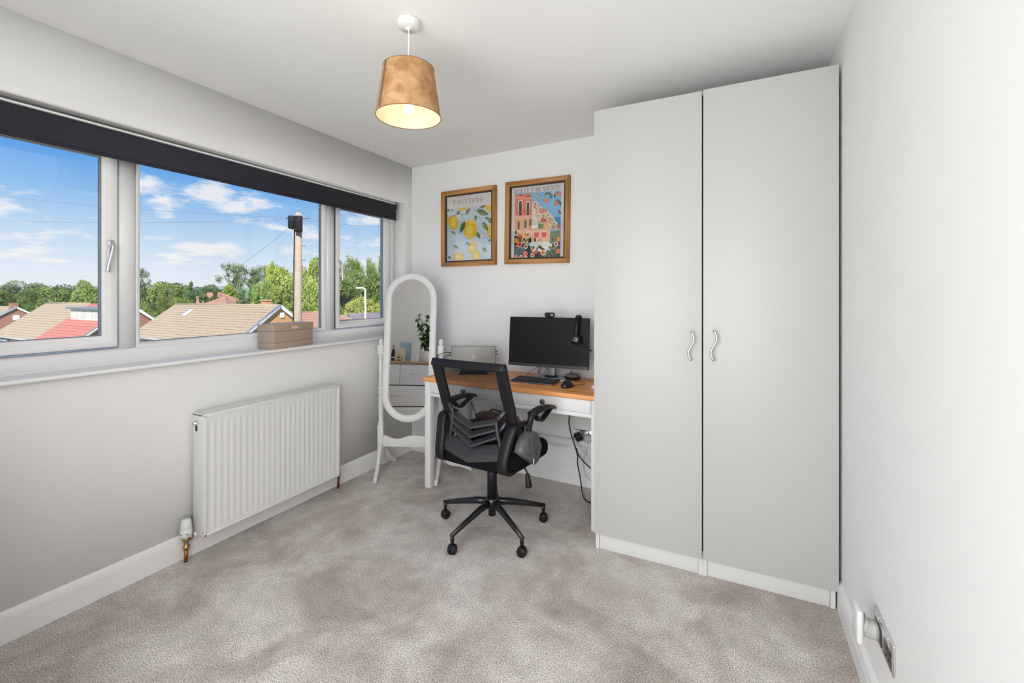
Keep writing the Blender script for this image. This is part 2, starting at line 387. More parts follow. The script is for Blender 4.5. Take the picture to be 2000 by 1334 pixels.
def mullion(yc, w):
    def f(bm):
        h = w / 2; poly = [(-h, FX - 0.07), (h, FX - 0.07), (h, FX - 0.014), (h - 0.010, FX - 0.004), (h - 0.013, FX), (-h + 0.013, FX), (-h + 0.010, FX - 0.004), (-h, FX - 0.014)]
        t = bmesh.new(); z0, z1 = 1.045, zt - 0.055; a = []; b = []
        # pointed foot where the mullion is welded into the frame
        for y, x in poly: a.append(t.verts.new((x + 0.0008, yc + y, z0 + (abs(y) / h) * 0.026))); b.append(t.verts.new((x + 0.0008, yc + y, z1)))
        n = len(poly)
        for k in range(n): t.faces.new([a[k], a[(k + 1) % n], b[(k + 1) % n], b[k]])
        t.faces.new(list(reversed(a))); t.faces.new(b); bmesh.ops.recalc_face_normals(t, faces=t.faces); join(bm, t)
    part('mullion', UPVC, win, f, ang=20)
mullion(1.0515, 0.080); mullion(2.236, 0.078)
def sash(y0, y1, hy, hside):
    s = part('sash', UPVC, win, lambda bm: profile_ring(bm, y0, y1, 1.072, zt - 0.074, 0.036, FX + 0.006, 0.06, 0.004), ang=20)
    part('glazing_bead', UPVC, s, lambda bm: profile_ring(bm, y0 + 0.033, y1 - 0.033, 1.105, zt - 0.107, 0.0185, FX + 0.0005, 0.022, 0.010), ang=20)
    g0, g1, h0, h1 = y0 + 0.050, y1 - 0.050, 1.122, zt - 0.124
    part('gasket', GASKET, s, lambda bm: profile_ring(bm, y0 - 0.003, y1 + 0.003, 1.069, zt - 0.071, 0.006, FX + 0.001, 0.03, 0.001))
    part('spacer_bar', SPACER, s, lambda bm: profile_ring(bm, g0 - 0.004, g1 + 0.004, h0 - 0.004, h1 + 0.004, 0.009, FX - 0.026, 0.016, 0.001))
    part('pane', GLASS, s, lambda bm: box(bm, (FX - 0.024, g0 - 0.003, h0 - 0.003), (FX - 0.020, g1 + 0.003, h1 + 0.003)), smooth=False)
    def hd(bm):
        z = 1.535
        box(bm, (FX + 0.005, hy - 0.010, z - 0.03), (FX + 0.014, hy + 0.010, z + 0.03), 0.003)
        lathe(bm, [(0.010, 0), (0.010, 0.016), (0.008, 0.020)], 14, TR(FX + 0.013, hy, z) @ RY(90))
        p = bez([(FX + 0.028, hy, z + 0.012), (FX + 0.034, hy, z), (FX + 0.036, hy - 0.004 * hside, z - 0.03), (FX + 0.034, hy - 0.014 * hside, z - 0.08), (FX + 0.036, hy - 0.020 * hside, z - 0.118)], 6)
        sweep(bm, p, [rect(0.014 + 0.004 * i / len(p), 0.010, 0.003) for i in range(len(p))], (0, 1, 0))
    h = part('handle', CHROME, s, hd); h['label'] = 'polished chrome lever handle'
sash(WY0 + 0.066, 1.0125, 0.985, 1); sash(2.275, WY1 - 0.066, 2.305, -0.5)
def _fg(bm): profile_ring(bm, 1.088, 2.200, 1.060, zt - 0.062, 0.022, FX - 0.008, 0.05, 0.010)
fx = part('fixed_light', UPVC, win, _fg, ang=20)
part('spacer_bar', SPACER, fx, lambda bm: profile_ring(bm, 1.106, 2.182, 1.078, zt - 0.080, 0.007, FX - 0.030, 0.016, 0.001))
part('pane', GLASS, fx, lambda bm: box(bm, (FX - 0.028, 1.107, 1.079), (FX - 0.024, 2.181, zt - 0.081)), smooth=False)
def _sill(bm):
    box(bm, (XL - 0.2, WY0 - 0.0, 0.972), (0.026, 2.935, 0.990), 0.006, 3)
part('window_sill', W_TRIM, win, _sill)
def _cover(bm): box(bm, (FX - 0.01, WY0 + 0.002, 0.9885), (FX + 0.008, WY1 - 0.002, 0.9985), 0.003)
part('sill_bead', UPVC, win, _cover)

# ================================================================== WARDROBE
def build_wardrobe():
    rz = math.degrees(math.atan2(0.012, 1.02))
    w = thing('wardrobe', 'tall white two-door wardrobe with curved silver handles in the corner', 'wardrobe', (1.800, 2.246, 0), rz)
    W = 1.020; H = 2.264; D = 0.60; T = 0.018
    def body(bm):
        box(bm, (0, 0, 0), (T, D, H), 0.001); box(bm, (W - T, 0, 0), (W, D, H), 0.001)
        box(bm, (W / 2 - T, 0, 0.0), (W / 2, D, H), 0.001); box(bm, (W / 2 + 0.0005, 0, 0.0), (W / 2 + T, D, H), 0.001)
        box(bm, (T, 0, H - T), (W - T, D, H), 0.001); box(bm, (T, 0, 0.095), (W - T, D, 0.113))
        box(bm, (T, D - 0.006, 0.1), (W - T, D, H))
    part('carcass', WLAM2, w, body, smooth=False)
    for x0_, x1_ in ((T + 0.001, W / 2 - T - 0.001), (W / 2 + T + 0.001, W - T - 0.001)):
        part('plinth', WLAM2, w, lambda bm: box(bm, (x0_, 0.006, 0.0), (x1_, 0.022, 0.095), 0.0015))
    part('door_gap_shade', SHADOWGAP, w, lambda bm: box(bm, (W / 2 - 0.010, -0.0008, 0.113), (W / 2 + 0.010, 0.004, H - 0.02)), smooth=False)  # dark strip painted as the shade between the doors
    for i, (a, b) in enumerate(((-0.004, W / 2 - 0.0030), (W / 2 + 0.0030, W + 0.008))):
        d = part('door', WLAM, w, lambda bm: box(bm, (a, -0.0195, 0.085), (b, -0.0015, H - 0.004 + 0.004 * i), 0.0012))
        hx = W / 2 - 0.047 if i == 0 else W / 2 + 0.049
        z0, z1 = (1.008, 1.142) if i == 0 else (1.013, 1.150)
        def hd(bm):
            n = 18; p = []
            for k in range(n + 1):
                s = k / n; z = z0 + (z1 - z0) * s
                lat = math.sin(2 * math.pi * s) * -0.012 * (1 if s > 0 else 1)
                outw = 0.0195 + 0.024 + 0.003 * math.sin(math.pi * s)
                p.append((hx - lat * -1, -outw, z))
            rr = [0.0050 + 0.0012 * abs(2 * k / n - 1) ** 3 for k in range(n + 1)]
            tube(bm, p, rr, 10)
            for s in (0, n):
                q = Vector(p[s]); zz = q.z + (0.004 if s == 0 else -0.004)
                tube(bm, [(q.x, q.y, zz), (q.x, -0.0185, zz)], [0.0045, 0.0055], 10)
        h = part('handle', STEEL, d, hd); h['label'] = 'S-curved brushed silver pull handle'
build_wardrobe()

# ================================================================== RADIATOR
def build_radiator():
    r = thing('radiator', 'white double-panel convector radiator with vertical flutes under the window', 'radiator', (0, 1.263, 0))
    L_, z0, z1, xb, xfn = 0.848, 0.112, 0.716, 0.012, 0.100
    RW = mat('radiator_enamel', (0.79, 0.785, 0.77), 0.32, var=0.008)
    def front(bm):
        nfl = 25; ny = nfl * 10; y0 = 0.018; y1 = L_ - 0.018
        zr = [(z0 + 0.010, 0), (z0 + 0.036, 0), (z0 + 0.050, 1), (z1 - 0.058, 1), (z1 - 0.044, 0), (z1 - 0.012, 0)]
        rows = []
        for z, k in zr:
            row = []
            for j in range(ny + 1):
                y = y0 + (y1 - y0) * j / ny; ph = (j / 10.0) % 1.0
                s = 0.5 - 0.5 * math.cos(2 * math.pi * ph); s = max(0, min(1, (s - 0.35) / 0.3)); s = s * s * (3 - 2 * s)
                row.append(bm.verts.new((xfn - 0.0005 - 0.0024 * s * k, y, z)))
            rows.append(row)
        for a in range(len(rows) - 1):
            for j in range(ny): bm.faces.new([rows[a][j], rows[a][j + 1], rows[a + 1][j + 1], rows[a + 1][j]])
        # rim round the pressed panel
        box(bm, (xfn - 0.014, 0.004, z0), (xfn + 0.002, 0.0185, z1 - 0.004), 0.003); box(bm, (xfn - 0.014, L_ - 0.0185, z0), (xfn + 0.002, L_ - 0.004, z1 - 0.004), 0.003)
        box(bm, (xfn - 0.014, 0.004, z0), (xfn + 0.002, L_ - 0.004, z0 + 0.011), 0.003); box(bm, (xfn - 0.014, 0.004, z1 - 0.0135), (xfn + 0.002, L_ - 0.004, z1 - 0.003), 0.003)
    part('front_panel', RW, r, front)
    part('rear_panel', RW, r, lambda bm: box(bm, (xb, 0.006, z0 + 0.004), (xb + 0.014, L_ - 0.006, z1 - 0.004), 0.003))
    for s, (a, b) in enumerate(((0.0, 0.0035), (L_ - 0.0035, L_))):
        part('side_panel', RW, r, lambda bm: box(bm, (xb - 0.004, a, z0 + 0.002), (xfn - 0.001, b, z1), 0.0015))
    def fins(bm):
        for k in range(26): 
            y = 0.03 + k * (L_ - 0.06) / 25
            box(bm, (xb + 0.016, y, z0 + 0.05), (xfn - 0.018, y + 0.002, z1 - 0.05))
    part('convector_fins', RW, r, fins, smooth=False)
    g = part('top_grille', RW, r, lambda bm: [box(bm, (xb - 0.004, 0.0, z1 - 0.003), (xb + 0.006, L_, z1 + 0.003), 0.001), box(bm, (xfn - 0.012, 0.0, z1 - 0.003), (xfn + 0.001, L_, z1 + 0.003), 0.001)])
    for k in range(3):
        x = xb + 0.013 + k * 0.022
        part('grille_bar', RW, g, lambda bm: box(bm, (x, 0.0, z1 - 0.010), (x + 0.006, L_, z1 + 0.002), 0.001))
    for k in range(9):
        y = 0.0 + k * (L_ - 0.006) / 8
        part('grille_bar', RW, g, lambda bm: box(bm, (xb, y, z1 - 0.006), (xfn - 0.004, y + 0.006, z1 + 0.0015), 0.001))
    # bleed valve in the upper corner of the near side
    v = part('bleed_valve', STEEL, r, lambda bm: lathe(bm, [(0.012, 0), (0.012, 0.006), (0.008, 0.007), (0.008, 0.015), (0.003, 0.016)], 16, TR(0.040, -0.0005, z1 - 0.045) @ RX(90)))
    part('valve_slot', SHADOWGAP, v, lambda bm: box(bm, (0.034, -0.0015, z1 - 0.085), (0.050, 0.001, z1 - 0.058), 0.004))
    # thermostatic valve
    y = -0.044; x = 0.036
    tv = part('thermostatic_valve', BRASS, r, lambda bm: [lathe(bm, [(0.012, 0.06), (0.012, 0.066), (0.015, 0.067), (0.015, 0.08), (0.010, 0.082), (0.011, 0.10), (0.016, 0.104), (0.016, 0.118), (0.013, 0.128)], 12, TR(x, y, 0)), tube(bm, [(x, y, 0.112), (x, y + 0.012, 0.114), (x, -0.010, 0.116)], 0.0095, 10), lathe(bm, [(0.014, 0), (0.014, 0.013)], 6, TR(x, y + 0.014, 0.1145) @ RX(-90))])
    part('control_cap', WHITEP, tv, lambda bm: lathe(bm, [(0.020, 0.124), (0.025, 0.128), (0.0255, 0.160), (0.0235, 0.162), (0.0235, 0.164), (0.0245, 0.166), (0.0225, 0.188), (0.0195, 0.205), (0.017, 0.209), (0.006, 0.211)], 24, TR(x, y, 0)))
    part('cap_mark', BLACKP, tv, lambda bm: [box(bm, (0.0250, -0.005, 0.141), (0.0264, 0.005, 0.1445), 0.0005, M=TR(x, y, 0) @ RZ(a)) for a in (-75, -15)])
    part('supply_pipe', COPPER, tv, lambda bm: tube(bm, [(x, y, -0.001), (x, y, 0.064)], 0.0085, 14))
    part('pipe_collar', WHITEP, tv, lambda bm: lathe(bm, [(0.013, 0), (0.013, 0.012)], 14, TR(x, -0.012, 0.1165) @ RX(-90)))
    y2 = L_ + 0.046; x2 = 0.036
    lv = part('lockshield_valve', BRASS, r, lambda bm: [lathe(bm, [(0.009, 0.075), (0.012, 0.08), (0.012, 0.094), (0.009, 0.097), (0.010, 0.112), (0.0125, 0.116), (0.0125, 0.128), (0.010, 0.134)], 12, TR(x2, y2, 0)), tube(bm, [(x2, y2, 0.112), (x2, L_ + 0.001, 0.118)], 0.009, 10)])
    part('return_pipe', mat('dark_copper_pipe', (0.20, 0.075, 0.035), 0.45, 0.8, var=0.2), lv, lambda bm: tube(bm, [(x2, y2, 0.078), (x2, y2 - 0.003, 0.04), (x2, y2 - 0.006, -0.001)], 0.0085, 12))
build_radiator()

# ================================================================== ROLLER BLIND
def build_blind():
    b = thing('roller_blind', 'dark navy roller blind partly lowered across the top of the window', 'blind', (-0.05, 0, 1.925))
    NAVY = mat('navy_blackout_fabric', lin(38, 36, 46), 0.8, var=0.04, vscale=60, bump=0.15, bscale=1200)
    y0, y1 = WY0 + 0.02, 2.822
    def fab(bm):
        path = [(0.0, y0, 0.010), (0.0, y0, 0.105)]
        sweep(bm, [(0.0, y0, 0.010 + k * 0.0125) for k in range(9)] + [(-0.004, y0, 0.120), (-0.012, y0, 0.128)], [(0, -0.0006), (y1 - y0, -0.0006), (y1 - y0, 0.0006), (0, 0.0006)], (0, 1, 0))
    part('fabric', NAVY, b, fab)
    part('bottom_bar', NAVY, b, lambda bm: box(bm, (-0.005, y0 - 0.001, 0.0), (0.005, y1 + 0.003, 0.014), 0.004, 3))
    part('roller_tube', NAVY, b, lambda bm: tube(bm, [(-0.018, y0 - 0.002, 0.112), (-0.018, y1 + 0.004, 0.112)], 0.019, 20))
    part('head_rail', UPVC, b, lambda bm: box(bm, (-0.040, y0 - 0.006, 0.1335), (-0.002, y1 + 0.006, 0.1415), 0.002))
    for yy in (y0 - 0.012, y1 + 0.005):
        part('bracket', BLACKP, b, lambda bm: box(bm, (-0.038, yy, 0.092), (0.002, yy + 0.006, 0.150), 0.003))
build_blind()

# ================================================================== STORAGE BOX
def build_box():
    C_ = mat('beige_linen_board', lin(176, 154, 136), 0.75, var=0.03, vscale=120, bump=0.12, bscale=900)
    C2 = mat('beige_linen_top', lin(212, 196, 180), 0.75, var=0.03, vscale=120)
    b = thing('storage_box', 'beige fabric-covered storage box with a label holder on the window sill', 'box', (0.021, 1.697, 0.990), -0.0)
    b.rotation_euler = (0, 0, math.atan2(0.312, -0.053))
    # local x along the front, y towards the window
    W, D, H = 0.312, 0.128, 0.146
    part('lower_panel', C_, b, lambda bm: box(bm, (0.001, 0.001, 0), (W - 0.001, D - 0.001, 0.037), 0.0015))
    part('middle_panel', C_, b, lambda bm: box(bm, (0.0, 0.0, 0.038), (W, D, 0.104), 0.0015))
    lid = part('lid', C_, b, lambda bm: box(bm, (-0.001, -0.001, 0.1052), (W + 0.001, D + 0.001, H), 0.0018))
    part('lid_top', C2, lid, lambda bm: box(bm, (0.001, 0.001, H - 0.0005), (W - 0.001, D - 0.001, H + 0.0006)), smooth=False)
    TAG = mat('pale_wood_tag', lin(196, 164, 142), 0.5)
    h = part('label_holder', TAG, lid, lambda bm: [box(bm, (W / 2 - 0.030, -0.0045, H - 0.036), (W / 2 + 0.030, -0.0008, H - 0.010), 0.001)])
    h['label'] = 'pale label holder'
    part('label_card', C2, lid, lambda bm: box(bm, (W / 2 - 0.023, -0.0055, H - 0.031), (W / 2 + 0.023, -0.0044, H - 0.016)), smooth=False)
build_box()

# ================================================================== PENDANT LAMP
def build_lamp():
    P = (1.293, 1.379)
    l = thing('pendant_lamp', 'tan suede drum pendant lamp hanging lit from the ceiling', 'lamp', (P[0], P[1], 2.015))
    zc = ZC - 2.015
    part('ceiling_rose', WHITEP, l, lambda bm: lathe(bm, [(0.012, zc - 0.036), (0.010, zc - 0.034), (0.014, zc - 0.030), (0.036, zc - 0.029), (0.043, zc - 0.024), (0.045, zc - 0.012), (0.047, zc - 0.010), (0.047, zc)], 32))
    part('cord', WHITEP, l, lambda bm: tube(bm, bez([(0, 0, zc - 0.03), (0.0015, 0, zc - 0.08), (-0.001, 0, zc - 0.14), (0, 0, 0.165)], 5), 0.0030, 8))
    m = bpy.data.materials.new('tan_suede'); m.use_nodes = True; MATS['tan_suede'] = m
    nt = m.node_tree; N = nt.nodes; L = nt.links; N.clear()
    out = N.new('ShaderNodeOutputMaterial'); d = N.new('ShaderNodeBsdfDiffuse'); t = N.new('ShaderNodeBsdfTranslucent'); mx = N.new('ShaderNodeMixShader'); mx.inputs[0].default_value = 0.30
    tc = N.new('ShaderNodeTexCoord'); n = N.new('ShaderNodeTexNoise'); n.inputs['Scale'].default_value = 22; n.inputs['Detail'].default_value = 6; n.inputs['Distortion'].default_value = 0.6; L.new(tc.outputs['Object'], n.inputs[0])
    r = N.new('ShaderNodeValToRGB'); r.color_ramp.elements[0].position = 0.3; r.color_ramp.elements[1].position = 0.7; r.color_ramp.elements[0].color = lin(184, 136, 92); r.color_ramp.elements[1].color = lin(224, 186, 142); L.new(n.outputs[0], r.inputs[0])
    L.new(r.outputs[0], d.inputs[0]); L.new(r.outputs[0], t.inputs[0]); L.new(d.outputs[0], mx.inputs[1]); L.new(t.outputs[0], mx.inputs[2]); L.new(mx.outputs[0], out.inputs[0])
    def shade(bm, r0, r1, z0, z1, flip=False):
        n = 64
        a = [bm.verts.new((r0 * math.cos(2 * math.pi * k / n), r0 * math.sin(2 * math.pi * k / n), z0)) for k in range(n)]
        b = [bm.verts.new((r1 * math.cos(2 * math.pi * k / n), r1 * math.sin(2 * math.pi * k / n), z1)) for k in range(n)]
        for k in range(n):
            f = [a[k], a[(k + 1) % n], b[(k + 1) % n], b[k]]; bm.faces.new(f[::-1] if flip else f)
    sh = part('shade', m, l, lambda bm: shade(bm, 0.1265, 0.0985, 0.0, 0.192))
    LIN = mat('cream_shade_lining', lin(245, 232, 200), 0.8)
    part('lining', LIN, sh, lambda bm: shade(bm, 0.1245, 0.0965, 0.001, 0.191, True))
    part('seam', mat('suede_seam', lin(120, 100, 84), 0.9, var=0.2, vscale=80), sh, lambda bm: sweep(bm, [Vector((math.cos(R(252)), math.sin(R(252)), 0)) * (0.1275 - 0.028 * k / 10 + 0.0004) + Vector((0, 0, 0.192 * k / 10)) for k in range(11)], rect(0.010, 0.0012), (-math.sin(R(252)), math.cos(R(252)), 0)))
    for rr, z in ((0.1262, 0.0), (0.0982, 0.192)):
        part('rim', mat('suede_rim', lin(150, 110, 74), 0.85), sh, lambda bm: [tube(bm, [(rr * math.cos(2 * math.pi * k / 64), rr * math.sin(2 * math.pi * k / 64), z) for k in range(65)], 0.0018, 6)])
    part('shade_ring', WHITEP, l, lambda bm: [tube(bm, [(0.022 * math.cos(R(a)), 0.022 * math.sin(R(a)), 0.150), (0.108 * math.cos(R(a)), 0.108 * math.sin(R(a)), 0.150)], 0.0018, 6) for a in (30, 150, 270)])
    part('lamp_holder', WHITEP, l, lambda bm: lathe(bm, [(0.006, 0.17), (0.018, 0.165), (0.020, 0.118), (0.017, 0.112), (0.012, 0.108)], 20))
    BULB = emis('lit_bulb', (1.0, 0.90, 0.70), 3.2)
    part('bulb', BULB, l, lambda bm: [tube(bm, bez([(x, y, 0.105), (x, y, 0.03), (x, y, 0.022)], 4), [0.0068] * 8 + [0.004], 10) for x, y in ((0.009, 0.009), (-0.009, 0.009), (0.009, -0.009), (-0.009, -0.009))])
    ll = bpy.data.lights.new('bulb_light', 'POINT'); ll.energy = 0.30; ll.color = (1.0, 0.84, 0.62); ll.shadow_soft_size = 0.03
    lob = bpy.data.objects.new('bulb_light', ll); COL.objects.link(lob); lob.parent = l; lob.location = (0, 0, 0.06)
build_lamp()

# ================================================================== DESK
DZ = 0.752
def build_desk():
    d = thing('desk', 'white desk with orange pine top and two knobbed drawers', 'desk', (0.540, 2.420, 0), -1.7)
    W, D = 1.236, 0.512
    PINE = wood_mat('oiled_pine', lin(238, 170, 104), lin(212, 134, 70), 0, 1.0, 0.38)
    nb = 5
    for k in range(nb):
        y0 = k * D / nb; y1 = (k + 1) * D / nb
        part('plank', PINE, d, lambda bm: box(bm, (0, y0 + 0.0002, DZ - 0.026), (W, y1 - 0.0002, DZ), 0.0012 if 0 < k < nb - 1 else 0.0025))
    for x, y, s in ((0.62, 0.07, 0.012), (0.41, 0.33, 0.010), (0.95, 0.40, 0.009)):
        part('wood_knot', mat('pine_knot', lin(140, 62, 28), 0.45, var=0.2, vscale=90), d, lambda bm: lathe(bm, [(s, DZ - 0.001), (s, DZ + 0.0002)], 14, Matrix.Translation((x, y, 0)) @ Matrix.Diagonal((1.8, 0.8, 1, 1))))
    lw = 0.046; lx0 = 0.012
    legs = [(lx0, 0.010), (W - lw, 0.010), (lx0, D - 0.056), (W - lw, D - 0.056)]
    for x, y in legs:
        part('leg', WPAINT, d, lambda bm: box(bm, (x, y, 0), (x + lw, y + lw, DZ - 0.026), 0.002))
    def apron(bm):
        box(bm, (lx0 + lw, 0.012, 0.626), (W - lw, 0.034, 0.648), 0.0015)
        box(bm, (lx0 + lw, 0.018, 0.640), (W - lw, 0.030, 0.655))
        box(bm, (W / 2 - 0.010, 0.013, 0.648), (W / 2 + 0.010, 0.030, DZ - 0.026), 0.001)
        box(bm, (lx0 + lw, D - 0.05, 0.626), (W - lw, D - 0.03, DZ - 0.026), 0.001)
        for x in (lx0 + 0.012, W - lw + 0.012): box(bm, (x, 0.05, 0.626), (x + 0.02, D - 0.05, DZ - 0.026), 0.001)
        box(bm, (lx0 + lw, 0.03, 0.628), (W - lw, D - 0.05, 0.634))
    part('apron', WPAINT, d, apron)
    for x in (lx0 + 0.006, W - lw + 0.006):
        part('side_stretcher', WPAINT, d, lambda bm: box(bm, (x, 0.05, 0.292), (x + 0.034, D - 0.05, 0.332), 0.002))
    for x0, x1 in ((lx0 + lw + 0.003, W / 2 - 0.013), (W / 2 + 0.013, W - lw - 0.003)):
        dr = part('drawer', WPAINT, d, lambda bm: [box(bm, (x0, 0.0125, 0.652), (x1, 0.030, DZ - 0.0285), 0.0015), box(bm, (x0 + 0.01, 0.030, 0.658), (x1 - 0.01, 0.36, 0.70))])
        xk = (x0 + x1) / 2 + (0.004 if x0 < 0.5 else -0.01)
        part('knob', mat('pewter_knob', (0.10, 0.10, 0.105), 0.38, 0.7), dr, lambda bm: lathe(bm, [(0.006, 0), (0.0055, 0.008), (0.008, 0.011), (0.0145, 0.015), (0.0155, 0.020), (0.0135, 0.025), (0.007, 0.028), (0.001, 0.0287)], 20, TR(xk, 0.0125, 0.689) @ RX(90)))
build_desk()

# ================================================================== CHEVAL MIRROR
def build_mirror():
    AGED = mat('aged_white_paint', (0.76, 0.75, 0.735), 0.42, var=0.03, vscale=25)
    m = thing('cheval_mirror', 'white oval cheval mirror on turned posts standing in the corner', 'mirror', (0.309, 2.605, 0), 22.8)
    # local x along the width, y away from the viewer; pivot height .915
    PZ = 0.915
    MT = TR(-0.028, 0, PZ) @ RX(-6)              # swung back at the top
    hw, hh = 0.1975, 0.5505; cz = 0.0155
    def stadium(rw, n=28, dz=0.0):
        s = hh - hw; out = []
        for k in range(n + 1):
            a = math.pi * k / n; out.append((rw * math.cos(a), cz + s + rw * math.sin(a)))
        for k in range(n + 1):
            a = math.pi + math.pi * k / n; out.append((rw * math.cos(a), cz - s + rw * math.sin(a)))
        return out
    def frame(bm):
        t = bmesh.new(); loops = []
        for rw, y in ((hw, 0.012), (hw, -0.006), (hw - 0.004, -0.011), (hw - 0.020, -0.013), (hw - 0.040, -0.011), (hw - 0.047, -0.008), (hw - 0.049, -0.002), (hw - 0.049, 0.012)):
            loops.append([t.verts.new((x, y, z)) for x, z in stadium(rw)])
        n = len(loops[0])
        for i in range(len(loops)):
            A = loops[i]; B = loops[(i + 1) % len(loops)]
            for k in range(n): t.faces.new([A[k], A[(k + 1) % n], B[(k + 1) % n], B[k]])
        bmesh.ops.recalc_face_normals(t, faces=t.faces); join(bm, t, MT)
    fr = part('mirror_frame', AGED, m, frame)
    SILV = mat('silvered_glass', (0.80, 0.80, 0.80), 0.0, 1.0)
    def gl(bm):
        t = bmesh.new(); t.faces.new([t.verts.new((x, 0.002, z)) for x, z in stadium(hw - 0.0485)]); t.normal_update()
        join(bm, t, MT)
    part('mirror_glass', SILV, fr, gl, smooth=False)
    def bk(bm):
        prism(bm, stadium(hw - 0.01), -0.016, -0.012, MT @ FRONT)
    part('backing_board', AGED, fr, bk)
    posts = (-0.246, 0.209)
    prof = [(0.0, 0.10), (0.018, 0.101), (0.018, 0.105)]
    turned = [(0.0165, 0.16), (0.0165, 0.345), (0.019, 0.350), (0.019, 0.362), (0.014, 0.366), (0.018, 0.374), (0.013, 0.382), (0.0155, 0.42), (0.0165, 0.50), (0.015, 0.555), (0.012, 0.575), (0.017, 0.582), (0.017, 0.594), (0.012, 0.600), (0.017, 0.612), (0.017, 0.624), (0.012, 0.632), (0.014, 0.645), (0.012, 0.70), (0.0145, 0.76), (0.013, 0.82), (0.010, 0.838), (0.015, 0.844), (0.015, 0.852), (0.010, 0.858)]
    for i, x in enumerate(posts):
        p = part('post', AGED, m, lambda bm: [lathe(bm, turned, 18, TR(x, 0, 0) @ Matrix.Diagonal((1.22, 1.22, 1, 1))), box(bm, (x - 0.021, -0.021, 0.11), (x + 0.021, 0.021, 0.345), 0.003)])
        part('finial', AGED, p, lambda bm: [box(bm, (x - 0.023, -0.023, 0.866), (x + 0.023, 0.023, 0.942), 0.012, 3), lathe(bm, [(0.013, 0.855), (0.018, 0.862), (0.018, 0.872)], 16, TR(x, 0, 0)), lathe(bm, [(0.015, 0.936), (0.012, 0.946), (0.0175, 0.958), (0.0175, 0.970), (0.012, 0.984), (0.001, 0.986)], 16, TR(x, 0, 0))])
        s = -1 if i == 0 else 1
        part('pivot_screw', STEEL, p, lambda bm: [tube(bm, [(x - s * 0.04, 0, PZ), (x + s * 0.045, 0, PZ)], 0.003, 8)] + ([tube(bm, [(x + 0.045 + 0.010 + 0.010 * math.cos(R(a)), 0, PZ + 0.010 * math.sin(R(a))) for a in range(180, 541, 30)], 0.0016, 6)] if i else [tube(bm, [(x - 0.03, 0, PZ), (x - 0.055, 0, PZ + 0.002)], [0.004, 0.001], 8)]))
    # wavy rail between the posts
    def rail(bm):
        n = 30; top = []; 
        for k in range(n + 1):
            s = k / n; xx = posts[0] + 0.016 + (posts[1] - posts[0] - 0.032) * s
            zz = 0.262 - 0.012 * math.sin(2 * math.pi * s * 1.0) + 0.008 * math.cos(4 * math.pi * s)
            top.append((xx, zz))
        poly = [(posts[0] + 0.016, 0.185)] + [(posts[1] - 0.016, 0.185)] + list(reversed(top))
        prism(bm, poly, -0.010, 0.010, FRONT, bev=0.002)
    part('rail', AGED, m, rail)
    Minv = m.matrix_basis.inverted() if False else (Matrix.Translation((0.309, 2.605, 0)) @ RZ(22.8)).inverted()
    def foot(x, tip_world, top_z=0.20, arch=1.0):
        tip = Minv @ Vector((tip_world[0], tip_world[1], 0))
        root = Vector((x, 0, 0)); d = tip - root; L_ = d.length; d.normalize(); sd = Vector((-d.y, d.x, 0))
        def f(bm):
            p = bez([root + d * 0.012 + UP * (top_z - 0.01), root + d * L_ * 0.30 + UP * (0.118 * arch + 0.01), root + d * L_ * 0.62 + UP * 0.052, root + d * (L_ - 0.018) + UP * 0.016], 6)
            n = len(p); pr = [rect(0.026, 0.046 - 0.016 * k / n, 0.005) for k in range(n)]
            sweep(bm, p, pr, sd)
            tube(bm, [root + d * (L_ - 0.018) + UP * 0.014, root + d * (L_ - 0.018) + UP * 0.0], 0.012, 12)
        part('foot', AGED, m, f)
    foot(posts[0], (0.205, 2.318)); foot(posts[0], (0.050, 2.715)); foot(posts[1], (0.612, 2.470))
    foot(posts[1], (0.690, 2.830), 0.13, 0.5)
build_mirror()

